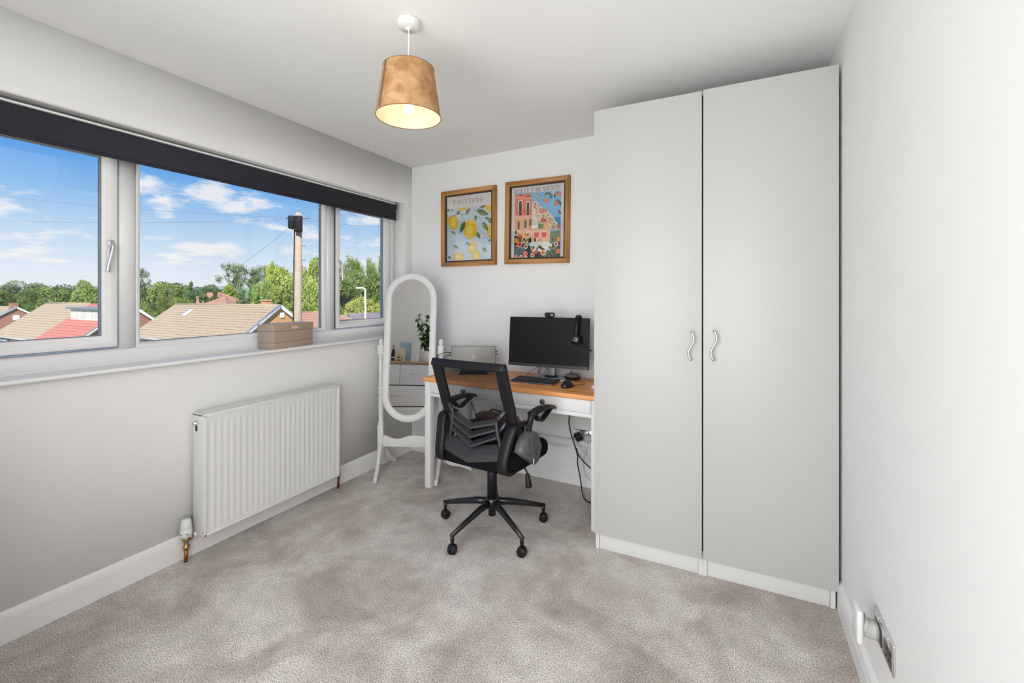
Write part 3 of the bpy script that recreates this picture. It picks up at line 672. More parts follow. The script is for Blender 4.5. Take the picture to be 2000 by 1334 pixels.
# ================================================================== OFFICE CHAIR
CH = Vector((1.230, 2.163, 0)); CHR = -5.144
def build_chair():
    c = thing('office_chair', 'black mesh-back swivel office chair on five castors at the desk', 'chair', CH, CHR)
    # base
    part('hub', BLACKM, c, lambda bm: lathe(bm, [(0.021, 0.082), (0.021, 0.125), (0.034, 0.130), (0.037, 0.150), (0.037, 0.178), (0.030, 0.184)], 24))
    part('gas_lift', BLACKP, c, lambda bm: lathe(bm, [(0.0275, 0.175), (0.0275, 0.352), (0.024, 0.356)], 24))
    part('piston', CHROME, c, lambda bm: lathe(bm, [(0.014, 0.35), (0.014, 0.40)], 18))
    random.seed(4)
    for k in range(5):
        a = R(-176.9 + 5.14 + [0, 75.0, 145.6, 219.5, 291][k]); dr = Vector((math.cos(a), math.sin(a), 0))
        sp = part('spoke', BLACKM, c, lambda bm: [sweep(bm, [dr * 0.028 + UP * 0.155, dr * 0.10 + UP * 0.146, dr * 0.22 + UP * 0.118, dr * 0.314 + UP * 0.094], [[(x * s, y * s) for x, y in rect(0.034, 0.040, 0.011)] for s in (1.0, 0.92, 0.74, 0.56)], (-dr.y, dr.x, 0)), tube(bm, [dr * 0.305 + UP * 0.098, dr * 0.305 + UP * 0.066], 0.0105, 12)])
        yaw = a + R([60, 20, 35, -20, 75][k]); M = Matrix.Translation(dr * 0.305) @ Matrix.Rotation(yaw, 4, 'Z')
        cs = part('castor', BLACKP, sp, lambda bm: [lathe(bm, [(0.008, 0.050), (0.008, 0.072)], 12, M), prism(bm, [(0.0255 * math.cos(R(q)), 0.026 + 0.0255 * math.sin(R(q))) for q in range(20, 201, 15)], -0.006, 0.006, M @ Matrix(((1, 0, 0, 0), (0, 0, -1, 0), (0, 1, 0, 0), (0, 0, 0, 1))))])
        for s in (-1, 1):
            part('wheel', BLACKP, cs, lambda bm: lathe(bm, [(0.010, 0.020), (0.020, 0.0195), (0.0245, 0.015), (0.0255, 0.009), (0.0255, 0.0035), (0.022, 0.003)], 22, M @ TR(0, 0, 0.0255) @ RX(90 * s)))
    # seat
    def seat(bm):
        t = bmesh.new(); nu = 40; rings = []
        def outline(s, inset):
            a = 2 * math.pi * s; ex = 0.38
            x = (0.248 - inset) * math.copysign(abs(math.cos(a)) ** ex, math.cos(a)); y = 0.04 + (0.238 - inset) * math.copysign(abs(math.sin(a)) ** ex, math.sin(a))
            return x, y
        for inset, z in ((0.035, 0.400), (0.006, 0.410), (0.0, 0.430), (0.0, 0.462), (0.008, 0.482), (0.030, 0.494), (0.08, 0.500), (0.15, 0.498)):
            r_ = []
            for k in range(nu):
                x, y = outline(k / nu, inset); zz = z + 0.012 * (x / 0.25) ** 2 * (1 if z > 0.45 else 0) - 0.05 * max(0, (y - 0.16) / 0.12) ** 2 * (1 if z > 0.44 else 0.35)
                r_.append(t.verts.new((x, y, zz)))
            rings.append(r_)
        for i in range(len(rings) - 1):
            for k in range(nu): t.faces.new([rings[i][k], rings[i][(k + 1) % nu], rings[i + 1][(k + 1) % nu], rings[i + 1][k]])
        t.faces.new(list(reversed(rings[0]))); t.faces.new(rings[-1]); join(bm, t)
    part('seat', BLACKF, c, seat, ang=60)
    mech = part('tilt_mechanism', BLACKM, c, lambda bm: [box(bm, (-0.09, -0.10, 0.372), (0.09, 0.13, 0.402), 0.006), lathe(bm, [(0.030, 0.352), (0.036, 0.374)], 18)])
    def lever(bm):
        tube(bm, bez([(0.06, 0.03, 0.386), (0.16, 0.03, 0.384), (0.200, 0.025, 0.372), (0.216, 0.022, 0.345)], 6), 0.0045, 8)
        lathe(bm, [(0.009, 0.0), (0.012, 0.006), (0.018, 0.058), (0.019, 0.068), (0.012, 0.074)], 16, TR(0.215, 0.022, 0.350) @ RY(172))
    part('height_lever', BLACKP, mech, lever)
    # back frame: path per side (x, y, z)
    bp = [(0.208, -0.228, 0.955), (0.208, -0.198, 0.865), (0.209, -0.158, 0.760), (0.210, -0.128, 0.668), (0.205, -0.120, 0.600), (0.195, -0.135, 0.520)]
    top = [(-0.208, -0.228, 0.955), (0.208, -0.228, 0.955)]
    def frame(bm):
        for s in (-1, 1):
            p = bez([(s * x, y, z) for x, y, z in bp], 6)
            n = len(p); pr = [rect(0.056 + (0.010 if k / n < .5 else -0.012 * (k / n - .5)), 0.026, 0.006) for k in range(n)]
            sweep(bm, p, pr, (1, 0, 0))
        p = [(-0.234 + 0.468 * k / 16, -0.228 - 0.010 * (1 - (k / 8 - 1) ** 2), 0.951) for k in range(17)]
        sweep(bm, p, rect(0.042, 0.024, 0.006), (0, 0.33, 0.94))
    part('back_frame', BLACKP, c, frame)
    def backsurf(x, z):
        # y of the mesh panel at height z
        pts = [(0.955, -0.228), (0.865, -0.198), (0.760, -0.158), (0.668, -0.128), (0.600, -0.120), (0.520, -0.132)]
        for (za, ya), (zb_, yb_) in zip(pts, pts[1:]):
            if zb_ <= z <= za:
                t = (za - z) / (za - zb_); y = ya + (yb_ - ya) * t; break
        else: y = -0.228 if z > 0.9 else -0.132
        return y - 0.012 * (1 - (x / 0.19) ** 2)
    def meshpanel(bm):
        x0, x1, z0, z1 = -0.184, 0.184, 0.535, 0.940; pitch = 0.0046; w = 0.00085
        def clip(c0, s):
            pts = []; a = max(x0, (z0 - c0) / s if s > 0 else (z1 - c0) / s); b = min(x1, (z1 - c0) / s if s > 0 else (z0 - c0) / s)
            return (a, b) if b - a > 0.004 else None
        for s in (1, -1):
            span = (z1 - z0) + (x1 - x0); k = 0
            cmin = (z0 - x1) if s > 0 else (z0 + x0)
            while k * pitch * 1.414 < span:
                c0 = cmin + k * pitch * 1.414; k += 1; ab = clip(c0, s)
                if not ab: continue
                a, b = ab; n = max(2, int((b - a) / 0.05)); prev = None
                for i in range(n + 1):
                    x = a + (b - a) * i / n; z = c0 + s * x; y = backsurf(x, z)
                    o = w * 0.707
                    cur = (bm.verts.new((x - o * s, y, z + o)), bm.verts.new((x + o * s, y, z - o)))
                    if prev: bm.faces.new([prev[0], prev[1], cur[1], cur[0]])
                    prev = cur
    mp = part('mesh_fabric', BLACKF, c, meshpanel, smooth=False, kind='stuff')
    # lumbar chevrons
    def chev(bm, z_end, z_mid, hx, y, h, dz, dep=0.02, drop=0.018):
        n = 2
        pts = []
        for k in range(n + 1):
            s = -1 + 2 * k / n; x = hx * s; zz = z_mid + (z_end - z_mid) * abs(s); yy = y + 0.030 * s * s
            pts.append(Vector((x, yy, zz)))
        # mitred V: rectangular section, kept vertical
        t = bmesh.new(); rings = []
        for p in pts:
            rings.append([t.verts.new(p + Vector(q)) for q in ((0, dep * 0.5, dz), (0, -dep * 0.5, dz - drop), (0, -dep * 0.5, -h), (0, dep * 0.5, -h), (0, dep * 0.5, 0))])
        for i in range(n):
            for k in range(5): t.faces.new([rings[i][k], rings[i][(k + 1) % 5], rings[i + 1][(k + 1) % 5], rings[i + 1][k]])
        t.faces.new(rings[0]); t.faces.new(list(reversed(rings[-1]))); bmesh.ops.recalc_face_normals(t, faces=t.faces); join(bm, t)
    for z_end, z_mid, hx in ((0.664, 0.628, 0.140), (0.630, 0.580, 0.138), (0.592, 0.531, 0.146)):
        part('lumbar_bar', GREYP, c, lambda bm: chev(bm, z_end, z_mid, hx, -0.192, 0.014, 0.014, 0.026), smooth=False)
    for s in (-1, 1):
        def lum_side(bm):
            sweep(bm, [(s * 0.140, -0.166, 0.664), (s * 0.186, -0.152, 0.722)], rect(0.014, 0.020, 0.002), (0, 1, 0))
            sweep(bm, bez([(s * 0.140, -0.166, 0.668), (s * 0.150, -0.165, 0.60), (s * 0.172, -0.160, 0.52)], 5), rect(0.016, 0.022, 0.003), (1, 0, 0))
            sweep(bm, [(s * 0.146, -0.160, 0.60), (s * 0.186, -0.146, 0.66)], rect(0.010, 0.016, 0.002), (0, 1, 0))
        part('lumbar_frame', GREYP, c, lum_side)
    part('lumbar_base', GREYP, c, lambda bm: chev(bm, 0.528, 0.496, 0.186, -0.205, 0.050, 0.026, 0.045, 0.040), smooth=False)
    # side brackets carrying the arms
    for s in (-1, 1):
        path = [(s * 0.236, -0.045, 0.640), (s * 0.234, -0.10, 0.648), (s * 0.229, -0.148, 0.645), (s * 0.222, -0.170, 0.610), (s * 0.212, -0.188, 0.550), (s * 0.205, -0.205, 0.490), (s * 0.203, -0.205, 0.440), (s * 0.205, -0.175, 0.416), (s * 0.200, -0.11, 0.408), (s * 0.180, -0.03, 0.404)]
        def br(bm):
            p = bez(path, 5); n = len(p)
            sweep(bm, p, [rect(0.058, 0.024, 0.007) for k in range(n)], (1, 0, 0))
        b = part('side_bracket', BLACKP, c, br)
        for q in (TR(s * 0.224, -0.178, 0.620) @ RX(100), TR(s * 0.209, -0.204, 0.512) @ RX(95)):
            part('bolt', BLACKG, b, lambda bm: lathe(bm, [(0.008, 0), (0.008, 0.007), (0.004, 0.0072)], 12, q))
        piv = part('arm_pivot', BLACKP, b, lambda bm: lathe(bm, [(0.020, -0.022), (0.026, -0.018), (0.026, 0.018), (0.020, 0.022)], 22, TR(s * 0.248, -0.045, 0.628) @ RY(90)))
        def arm(bm):
            x = s * 0.276
            p = bez([(s * 0.262, -0.045, 0.620), (s * 0.268, -0.045, 0.650), (s * 0.274, -0.036, 0.682), (x, -0.012, 0.694)], 5)
            sweep(bm, p, rect(0.030, 0.030, 0.007), (1, 0, 0))
            tube(bm, [(s * 0.262, -0.05, 0.60), (s * 0.262, -0.045, 0.63)], 0.018, 14)
            # pad
            pad = [(x, -0.040, 0.693), (x, 0.03, 0.700), (x, 0.11, 0.697), (x, 0.175, 0.688), (x, 0.205, 0.676)]
            pad = bez(pad, 4); n = len(pad)
            sweep(bm, pad, [rect(0.050 + 0.010 * math.sin(math.pi * k / n), 0.020 - (0.008 if k > n * .8 else 0), 0.006) for k in range(n)], (1, 0, 0))
            # brace below the pad
            sweep(bm, bez([(x, -0.005, 0.684), (x, 0.030, 0.648), (x, 0.070, 0.640), (x, 0.13, 0.662), (x, 0.180, 0.682)], 4), rect(0.034, 0.013, 0.003), (1, 0, 0))
        part('armrest', BLACKP, c, arm)
build_chair()
CM = Matrix.Translation(CH) @ RZ(CHR)
def chp(x, y, z): return CM @ Vector((x, y, z))

# grey pouch hanging in the bracket of the right arm
def build_pouch():
    GP = mat('grey_nylon', lin(84, 84, 86), 0.45, var=0.10, vscale=35, bump=0.5, bscale=30)
    p = thing('pouch', 'grey half-moon pouch with a white tag hanging from the office chair arm', 'pouch', chp(0.268, -0.085, 0.405), CHR)
    p.scale = (1.1, 1.2, 1.2)
    def body(bm):
        # outline in (y,z): straight edge at the lower back, round on the top and front
        pts = []
        for k in range(33):
            a = R(-62 + 232 * k / 32); pts.append((0.012 + 0.088 * math.cos(a), 0.090 + 0.083 * math.sin(a)))
        t = bmesh.new(); rings = []
        n = len(pts); cy, cz = 0.0, 0.082
        for sx, sc in ((-0.020, 0.90), (-0.014, 0.985), (0.0, 1.0), (0.016, 0.985), (0.028, 0.90), (0.034, 0.70), (0.036, 0.4)):
            rings.append([t.verts.new((sx + 0.003 * math.sin(k * 1.1 + sc * 5) * (1 if sx > 0.02 else 0), cy + (y - cy) * sc, cz + (z - cz) * sc)) for k, (y, z) in enumerate(pts)])
        for i in range(len(rings) - 1):
            for k in range(n): t.faces.new([rings[i][k], rings[i][(k + 1) % n], rings[i + 1][(k + 1) % n], rings[i + 1][k]])
        t.faces.new(rings[0]); t.faces.new(list(reversed(rings[-1]))); bmesh.ops.recalc_face_normals(t, faces=t.faces); join(bm, t)
    part('pouch_body', GP, p, body, ang=70)
    part('seam', mat('dark_grey_seam', lin(70, 70, 73), 0.6), p, lambda bm: tube(bm, bez([(0.0345, -0.060, 0.082), (0.0375, -0.02, 0.083), (0.0375, 0.02, 0.088), (0.033, 0.055, 0.096)], 5), 0.0012, 6))
    part('zip', mat('dark_grey_seam2', lin(62, 62, 65), 0.6), p, lambda bm: tube(bm, bez([(0.033, 0.015, 0.150), (0.0375, 0.016, 0.11), (0.0378, 0.014, 0.085)], 5), 0.0016, 6))
    part('tag', mat('white_tag', (0.85, 0.85, 0.84), 0.5), p, lambda bm: box(bm, (0.0355, 0.006, 0.038), (0.0375, 0.012, 0.062), 0.0006, M=None))
    part('strap', GP, p, lambda bm: sweep(bm, bez([(0.0, 0.0, 0.166), (-0.006, 0.002, 0.190), (-0.014, 0.012, 0.205), (-0.024, 0.026, 0.214)], 4), rect(0.010, 0.002), (0, 1, 0)))
build_pouch()

# dark handbag lying on the seat, seen through the mesh
def build_bag():
    b = thing('handbag', 'dark charcoal handbag with brown leather top lying on the office chair seat', 'bag', chp(-0.02, 0.075, 0.503), CHR)
    CHC = mat('charcoal_canvas', lin(58, 57, 58), 0.8, var=0.15, vscale=40, bump=0.4, bscale=60); BRN = mat('brown_leather', lin(96, 58, 48), 0.5, var=0.18, vscale=50)
    def slump(bm, sx, sy, sz, seed, z0=0):
        t = bmesh.new(); bmesh.ops.create_icosphere(t, subdivisions=4, radius=1)
        rnd = random.Random(seed); ks = [(rnd.uniform(2, 6), rnd.uniform(2, 6), rnd.uniform(0, 6)) for _ in range(4)]
        for v in t.verts:
            x, y, z = v.co; d = 1 + 0.05 * sum(math.sin(a * x + b * z + c_) * math.cos(b * y + c_) for a, b, c_ in ks)
            sq = lambda q: math.copysign(abs(q) ** 0.6, q)
            v.co = Vector((sq(x) * sx * d, sq(y) * sy * d, max(-1, sq(z) * (d if z > 0 else 1)) * sz + sz + z0))
            if v.co.z < 0.004 + z0: v.co.z = z0
        join(bm, t)
    part('bag_body', CHC, b, lambda bm: slump(bm, 0.155, 0.085, 0.050, 3), ang=80)
    part('leather_top', BRN, b, lambda bm: slump(bm, 0.135, 0.060, 0.016, 8, 0.090), ang=80)
    for dy in (-0.04, 0.03):
        part('handle', BRN, b, lambda bm: tube(bm, bez([(-0.07, dy, 0.11), (-0.05, dy - 0.012, 0.136), (0.0, dy - 0.02, 0.140), (0.06, dy - 0.012, 0.128), (0.085, dy, 0.10)], 6), 0.006, 8))
    part('chain', STEEL, b, lambda bm: [tube(bm, [(0.05 + 0.012 * k + 0.006 * math.cos(R(a)), -0.062 + 0.002 * (k % 2), 0.095 - 0.006 * k + 0.005 * math.sin(R(a))) for a in range(0, 361, 45)], 0.0013, 5) for k in range(7)])
build_bag()

# ================================================================== FRAMED PRINTS
def flat_mats(cols):
    out = []
    for c in cols:
        out.append(mat('print_ink_%02x%02x%02x' % c, lin(*c), 0.7, var=0.05, vscale=45, spec=0.1))
    return out
class Print:
    """flat inked shapes on a sheet, drawn in u,v (0..1) and stacked in order"""
    def __init__(self, w, h): self.w, self.h, self.bm, self.cols, self.z = w, h, bmesh.new(), [], 0.0
    def ci(self, c):
        if c not in self.cols: self.cols.append(c)
        return self.cols.index(c)
    def poly(self, pts, c):
        self.z += 0.0000035
        pts = [(min(1, max(0, u)), min(1, max(0, v))) for u, v in pts]
        vs = [self.bm.verts.new(((u - 0.5) * self.w, -0.0004 - self.z, (v - 0.5) * self.h)) for u, v in pts]
        try: f = self.bm.faces.new(vs); f.material_index = self.ci(c)
        except ValueError: pass
    def ell(self, u, v, ru, rv, c, rot=0, n=20, a0=0, a1=360):
        r = self.h / self.w; p = []
        for k in range(n + (0 if a1 - a0 == 360 else 1)):
            a = R(a0 + (a1 - a0) * k / n); x = ru * math.cos(a); y = rv * math.sin(a) / r
            cr, sr = math.cos(R(rot)), math.sin(R(rot)); x, y = x * cr - y * sr * 1.0, x * sr + y * cr
            p.append((u + x, v + y * r * (1 / r)))
        self.poly(p, c)
    def leaf(self, p0, p1, wid, c, c2=None):
        (u0, v0), (u1, v1) = p0, p1; asp = self.h / self.w
        dx, dy = (u1 - u0), (v1 - v0) * asp; L_ = math.hypot(dx, dy); nx, ny = -dy / L_, dx / L_
        pts = []
        for k in range(7): 
            t = k / 6; w = wid * math.sin(math.pi * t ** 0.8); pts.append((u0 + dx * t + nx * w, v0 + (dy * t + ny * w) / asp))
        lo = []
        for k in range(5, 0, -1):
            t = k / 6; w = -wid * math.sin(math.pi * t ** 0.8); lo.append((u0 + dx * t + nx * w, v0 + (dy * t + ny * w) / asp))
        self.poly(pts + lo, c)
        if c2: self.poly(pts + [(u0 + dx * t / 6, v0 + dy * t / 6 / asp) for t in range(5, 0, -1)], c2)
    def line(self, pts, wid, c):
        asp = self.h / self.w
        for (u0, v0), (u1, v1) in zip(pts, pts[1:]):
            dx, dy = (u1 - u0), (v1 - v0) * asp; L_ = math.hypot(dx, dy) or 1e-6; nx, ny = -dy / L_ * wid, dx / L_ * wid
            self.poly([(u0 + nx, v0 + ny / asp), (u1 + nx, v1 + ny / asp), (u1 - nx, v1 - ny / asp), (u0 - nx, v0 - ny / asp)], c)
# high-contrast serif capitals in a unit box: thick stems, hairlines, slab serifs
TH, TN = 0.17, 0.05
def glyph(ch):
    S = []; q = lambda *p: S.append(list(p))
    def stem(x, w=TH, y0=0, y1=1): q((x, y0), (x + w, y0), (x + w, y1), (x, y1))
    def serif(x, y, w=0.17, c=TH): q((x + c / 2 - w, y), (x + c / 2 + w, y), (x + c / 2 + w, y + TN * .8), (x + c / 2 - w, y + TN * .8))
    def hbar(x0, x1, y, t=TN): q((x0, y), (x1, y), (x1, y + t), (x0, y + t))
    def ring(cx, cy, rx, ry, a0, a1, n=18):
        for k in range(n):
            b0, b1 = R(a0 + (a1 - a0) * k / n), R(a0 + (a1 - a0) * (k + 1) / n)
            wd = lambda a: TN * .7 + (TH - TN * .7) * abs(math.cos(a)) ** 1.5
            o = lambda a, m: (cx + (rx - wd(a) * m) * math.cos(a), cy + (ry - TN * .8 * m) * math.sin(a))
            q(o(b0, 0), o(b1, 0), o(b1, 1), o(b0, 1))
    def diag(x0, y0, x1, y1, w): q((x0, y0), (x0 + w, y0), (x1 + w, y1), (x1, y1))
    if ch == 'P': stem(.12); serif(.12, 0); serif(.12, .96); ring(.30, .73, .42, .27, -90, 90); hbar(.12, .32, .96); hbar(.12, .32, .46)
    if ch == 'O': ring(.5, .5, .46, .5, 0, 360, 28)
    if ch == 'S':
        ring(.46, .745, .33, .255, 40, 270, 14); ring(.46, .255, .35, .255, -140, 90, 14); q((.70, .80), (.75, .80), (.75, 1.0), (.72, 1.0)); q((.10, 0), (.13, 0), (.16, .22), (.10, .22))
    if ch == 'I': stem(.415); serif(.415, 0); serif(.415, .96)
    if ch == 'T': stem(.415); serif(.415, 0); hbar(.05, .95, .955); q((.05, .76), (.08, .76), (.11, 1), (.05, 1)); q((.92, .76), (.95, .76), (.95, 1), (.89, 1))
    if ch == 'A': diag(.10, 0, .47, 1, TN); diag(.74, 0, .42, 1, TH); hbar(.22, .75, .33); serif(.05, 0, .12); serif(.76, 0, .14)
    if ch == 'N': stem(.14, TN); stem(.83, TN); diag(.72, 0, .10, 1, TH); serif(.08, 0, .12); serif(.06, .96, .1); serif(.77, .96, .12)
    if ch == 'D': stem(.12); ring(.34, .5, .56, .5, -90, 90, 18); hbar(.0, .36, .96); hbar(.0, .36, 0)
    if ch == 'L': stem(.14); serif(.14, .96); hbar(.02, .85, 0); q((.82, 0), (.86, 0), (.86, .26), (.84, .26))
    if ch == 'C': ring(.54, .5, .46, .5, 48, 312, 22); q((.84, .74), (.88, .74), (.88, 1), (.85, 1))
    if ch in 'EF':
        stem(.14); serif(.14, .96); hbar(.1, .84, .955); hbar(.2, .62, .49); q((.80, .74), (.84, .74), (.84, 1), (.79, 1)); q((.58, .40), (.61, .40), (.61, .62), (.58, .62))
        if ch == 'E': hbar(.02, .86, 0); q((.83, 0), (.87, 0), (.87, .26), (.85, .26))
        else: serif(.14, 0)
    if ch == 'R': stem(.12); serif(.12, 0); serif(.12, .96); ring(.32, .74, .40, .26, -90, 90); hbar(.12, .34, .96); hbar(.12, .34, .48); diag(.76, 0, .42, .5, TH); serif(.78, 0, .1)
    return S
def text(P, s, u0, u1, v0, v1, c, gap=0.16, space=0.55):
    adv = [space if ch == ' ' else (0.55 if ch == 'I' else 1.0) + gap for ch in s]; k = (u1 - u0) / (sum(adv) - gap); x = u0
    for ch, a in zip(s, adv):
        w = 0.55 if ch == 'I' else 1.0
        if ch != ' ':
            for pl in glyph(ch): P.poly([(x + (px - (0.225 if ch == 'I' else 0)) * k, v0 + py * (v1 - v0)) for px, py in pl], c)
        x += a * k
OAK = wood_mat('oak_frame_upright', lin(206, 152, 92), lin(172, 114, 60), 2, 1.2, 0.45)
OAKH = wood_mat('oak_frame_rail', lin(206, 152, 92), lin(172, 114, 60), 0, 1.2, 0.45)
PGLASS = glass_mat('picture_glass', 2.4)
def framed(name, label, x0, x1, z0, z1, draw, roll=0.0):
    xm = (x0 + x1) / 2; W, H = x1 - x0, z1 - z0
    f = thing(name, label, 'picture', (xm, yb(xm) - 0.0005, (z0 + z1) / 2), rot=(0, R(roll), R(-1.565)), group='framed prints on the far wall')
    fw_, dp = 0.034, 0.026
    def bar(bm, horiz, s):
        # mitred moulding with a stepped outer lip
        if horiz: a, b = W / 2, H / 2
        else: a, b = H / 2, W / 2
        prof = [(0, 0), (0, -dp), (0.010, -dp), (0.012, -dp + 0.003), (0.014, -dp), (fw_ - 0.004, -dp), (fw_, -dp + 0.004), (fw_, 0)]
        t = bmesh.new(); L0 = []; L1 = []
        for o, y in prof:
            L0.append(t.verts.new((-a + o, y, b - o))); L1.append(t.verts.new((a - o, y, b - o)))
        n = len(prof)
        for k in range(n): t.faces.new([L0[k], L0[(k + 1) % n], L1[(k + 1) % n], L1[k]])
        t.faces.new(L0); t.faces.new(list(reversed(L1))); bmesh.ops.recalc_face_normals(t, faces=t.faces)
        join(bm, t, RY(s))
    for s, hz in ((0, True), (180, True), (90, False), (-90, False)):
        part('frame_rail' if hz else 'frame_stile', OAKH if hz else OAK, f, lambda bm: bar(bm, hz, s), ang=20)
    iw, ih = W - 2 * fw_, H - 2 * fw_
    def slip(bm):
        for lo, hi in (((-iw / 2, -0.016, ih / 2 - 0.010), (iw / 2, -0.004, ih / 2)), ((-iw / 2, -0.016, -ih / 2), (iw / 2, -0.004, -ih / 2 + 0.010)), ((-iw / 2, -0.016, -ih / 2), (-iw / 2 + 0.012, -0.004, ih / 2)), ((iw / 2 - 0.010, -0.016, -ih / 2), (iw / 2, -0.004, ih / 2))): box(bm, lo, hi)
    part('inner_slip', mat('dark_frame_slip', lin(52, 46, 38), 0.6), f, slip, smooth=False)
    pw, ph = iw - 0.018, ih - 0.018
    P = Print(pw, ph); draw(P)
    o = obj('print', P.bm, flat_mats(P.cols), f, smooth=False); o.location = (0, -0.004, 0); o['kind'] = 'stuff'
    part('backing', mat('print_backing', (0.5, 0.45, 0.38), 0.8), f, lambda bm: box(bm, (-iw / 2, -0.004, -ih / 2), (iw / 2, 0, ih / 2)), smooth=False)
    part('glazing', PGLASS, f, lambda bm: bm.faces.new([bm.verts.new((sx * (iw / 2 - 0.002), -0.0095, sz * (ih / 2 - 0.002))) for sx, sz in ((-1, -1), (1, -1), (1, 1), (-1, 1))]), smooth=False)
    return f
def mapper(TL, TRt, BR, BL):
    def f(X, Y):
        u = (X - (TL[0] + BL[0]) / 2) / ((TRt[0] + BR[0]) / 2 - (TL[0] + BL[0]) / 2)
        t = TL[1] + (TRt[1] - TL[1]) * u; b = BL[1] + (BR[1] - BL[1]) * u
        return (u, (b - Y) / (b - t))
    return f
def draw_lemons(P):
    g = mapper((110, 228), (775, 145), (782, 1175), (118, 1200)); sx = 1 / 668; sy = 1 / 1000
    P.poly([(0, 0), (1, 0), (1, 1), (0, 1)], (226, 218, 215))
    P.poly([(0, 0), (1, 0), g(778, 350), g(112, 408)], (196, 210, 222))
    text(P, 'POSITANO', g(216, 0)[0], g(650, 0)[0], 0.868, 0.935, (60, 54, 52), 0.32)
    Y1, Y2, Y3 = (238, 196, 52), (226, 176, 36), (242, 214, 110); G1, G2, G3 = (112, 128, 62), (84, 106, 52), (146, 156, 98)
    def lemon(X, Y, rx, ry, rot=0):
        u, v = g(X, Y); P.ell(u, v, rx * sx, ry * sy * 1.0 * 1.5, Y2, rot, 26); P.ell(u + .004, v + .004, rx * sx * .93, ry * sy * 1.5 * .93, Y1, rot, 26); P.ell(u - .006, v - .008, rx * sx * .5, ry * sy * 1.5 * .5, Y3, rot, 20)
    def lf(a, b, w, c=G1, c2=G2): P.leaf(g(*a), g(*b), w * sx, c, c2)
    asp = P.h / P.w
    P.poly([g(285, 392), g(425, 378), g(418, 420), g(350, 432), g(300, 420)], Y1)
    P.poly([g(680, 365), g(700, 350), g(778, 345), g(778, 440), g(740, 452), g(700, 420)], Y1)
    P.poly([(0, g(110, 470)[1]), g(138, 505), g(148, 560), g(140, 620), (0, g(110, 640)[1])], Y1)
    lemon(215, 608, 72, 92); lemon(468, 715, 94, 124); lemon(762, 750, 52, 82)
    br = (96, 74, 58)
    P.line([g(150, 545), g(205, 510), g(280, 485), g(325, 480), g(380, 490), g(425, 490), g(470, 470)], 0.004, br); P.line([g(520, 445), g(570, 412), g(620, 392)], 0.004, br)
    P.line([g(328, 482), g(352, 525), g(380, 575), g(382, 600)], 0.0035, br); P.line([g(572, 500), g(600, 555), g(622, 595)], 0.003, G2); P.line([g(600, 530), g(640, 546), g(690, 545)], 0.003, G2)
    lf((388, 590), (318, 775), 34); lf((560, 430), (735, 495), 36); lf((400, 480), (472, 392), 22); lf((265, 490), (322, 428), 20); lf((545, 495), (548, 600), 20); lf((640, 595), (725, 745), 30, G3, G1); lf((170, 745), (262, 790), 14, G3, G1); lf((745, 545), (780, 640), 34); lf((555, 760), (612, 862), 26, G3, G1); lf((610, 390), (700, 350), 16); lf((112, 415), (165, 440), 22, G3, G1); lf((680, 545), (745, 560), 18); lf((720, 890), (782, 880), 12)
    lf((185, 435), (220, 402), 7, (70, 70, 60)); P.ell(*g(490, 460), 0.016, 0.02, (226, 196, 190)); P.ell(*g(190, 460), 0.02, 0.026, (222, 204, 200)); P.ell(*g(640, 815), 0.03, 0.03, (226, 222, 214))
    lemon(500, 990, 70, 80); lemon(300, 1130, 74, 60); lemon(560, 1120, 66, 60); lf((215, 960), (300, 1010), 22, G3, G1); lf((400, 920), (480, 960), 20, G3, G1); lf((640, 1000), (720, 1060), 24, G3, G1); lf((130, 1130), (190, 1160), 18)
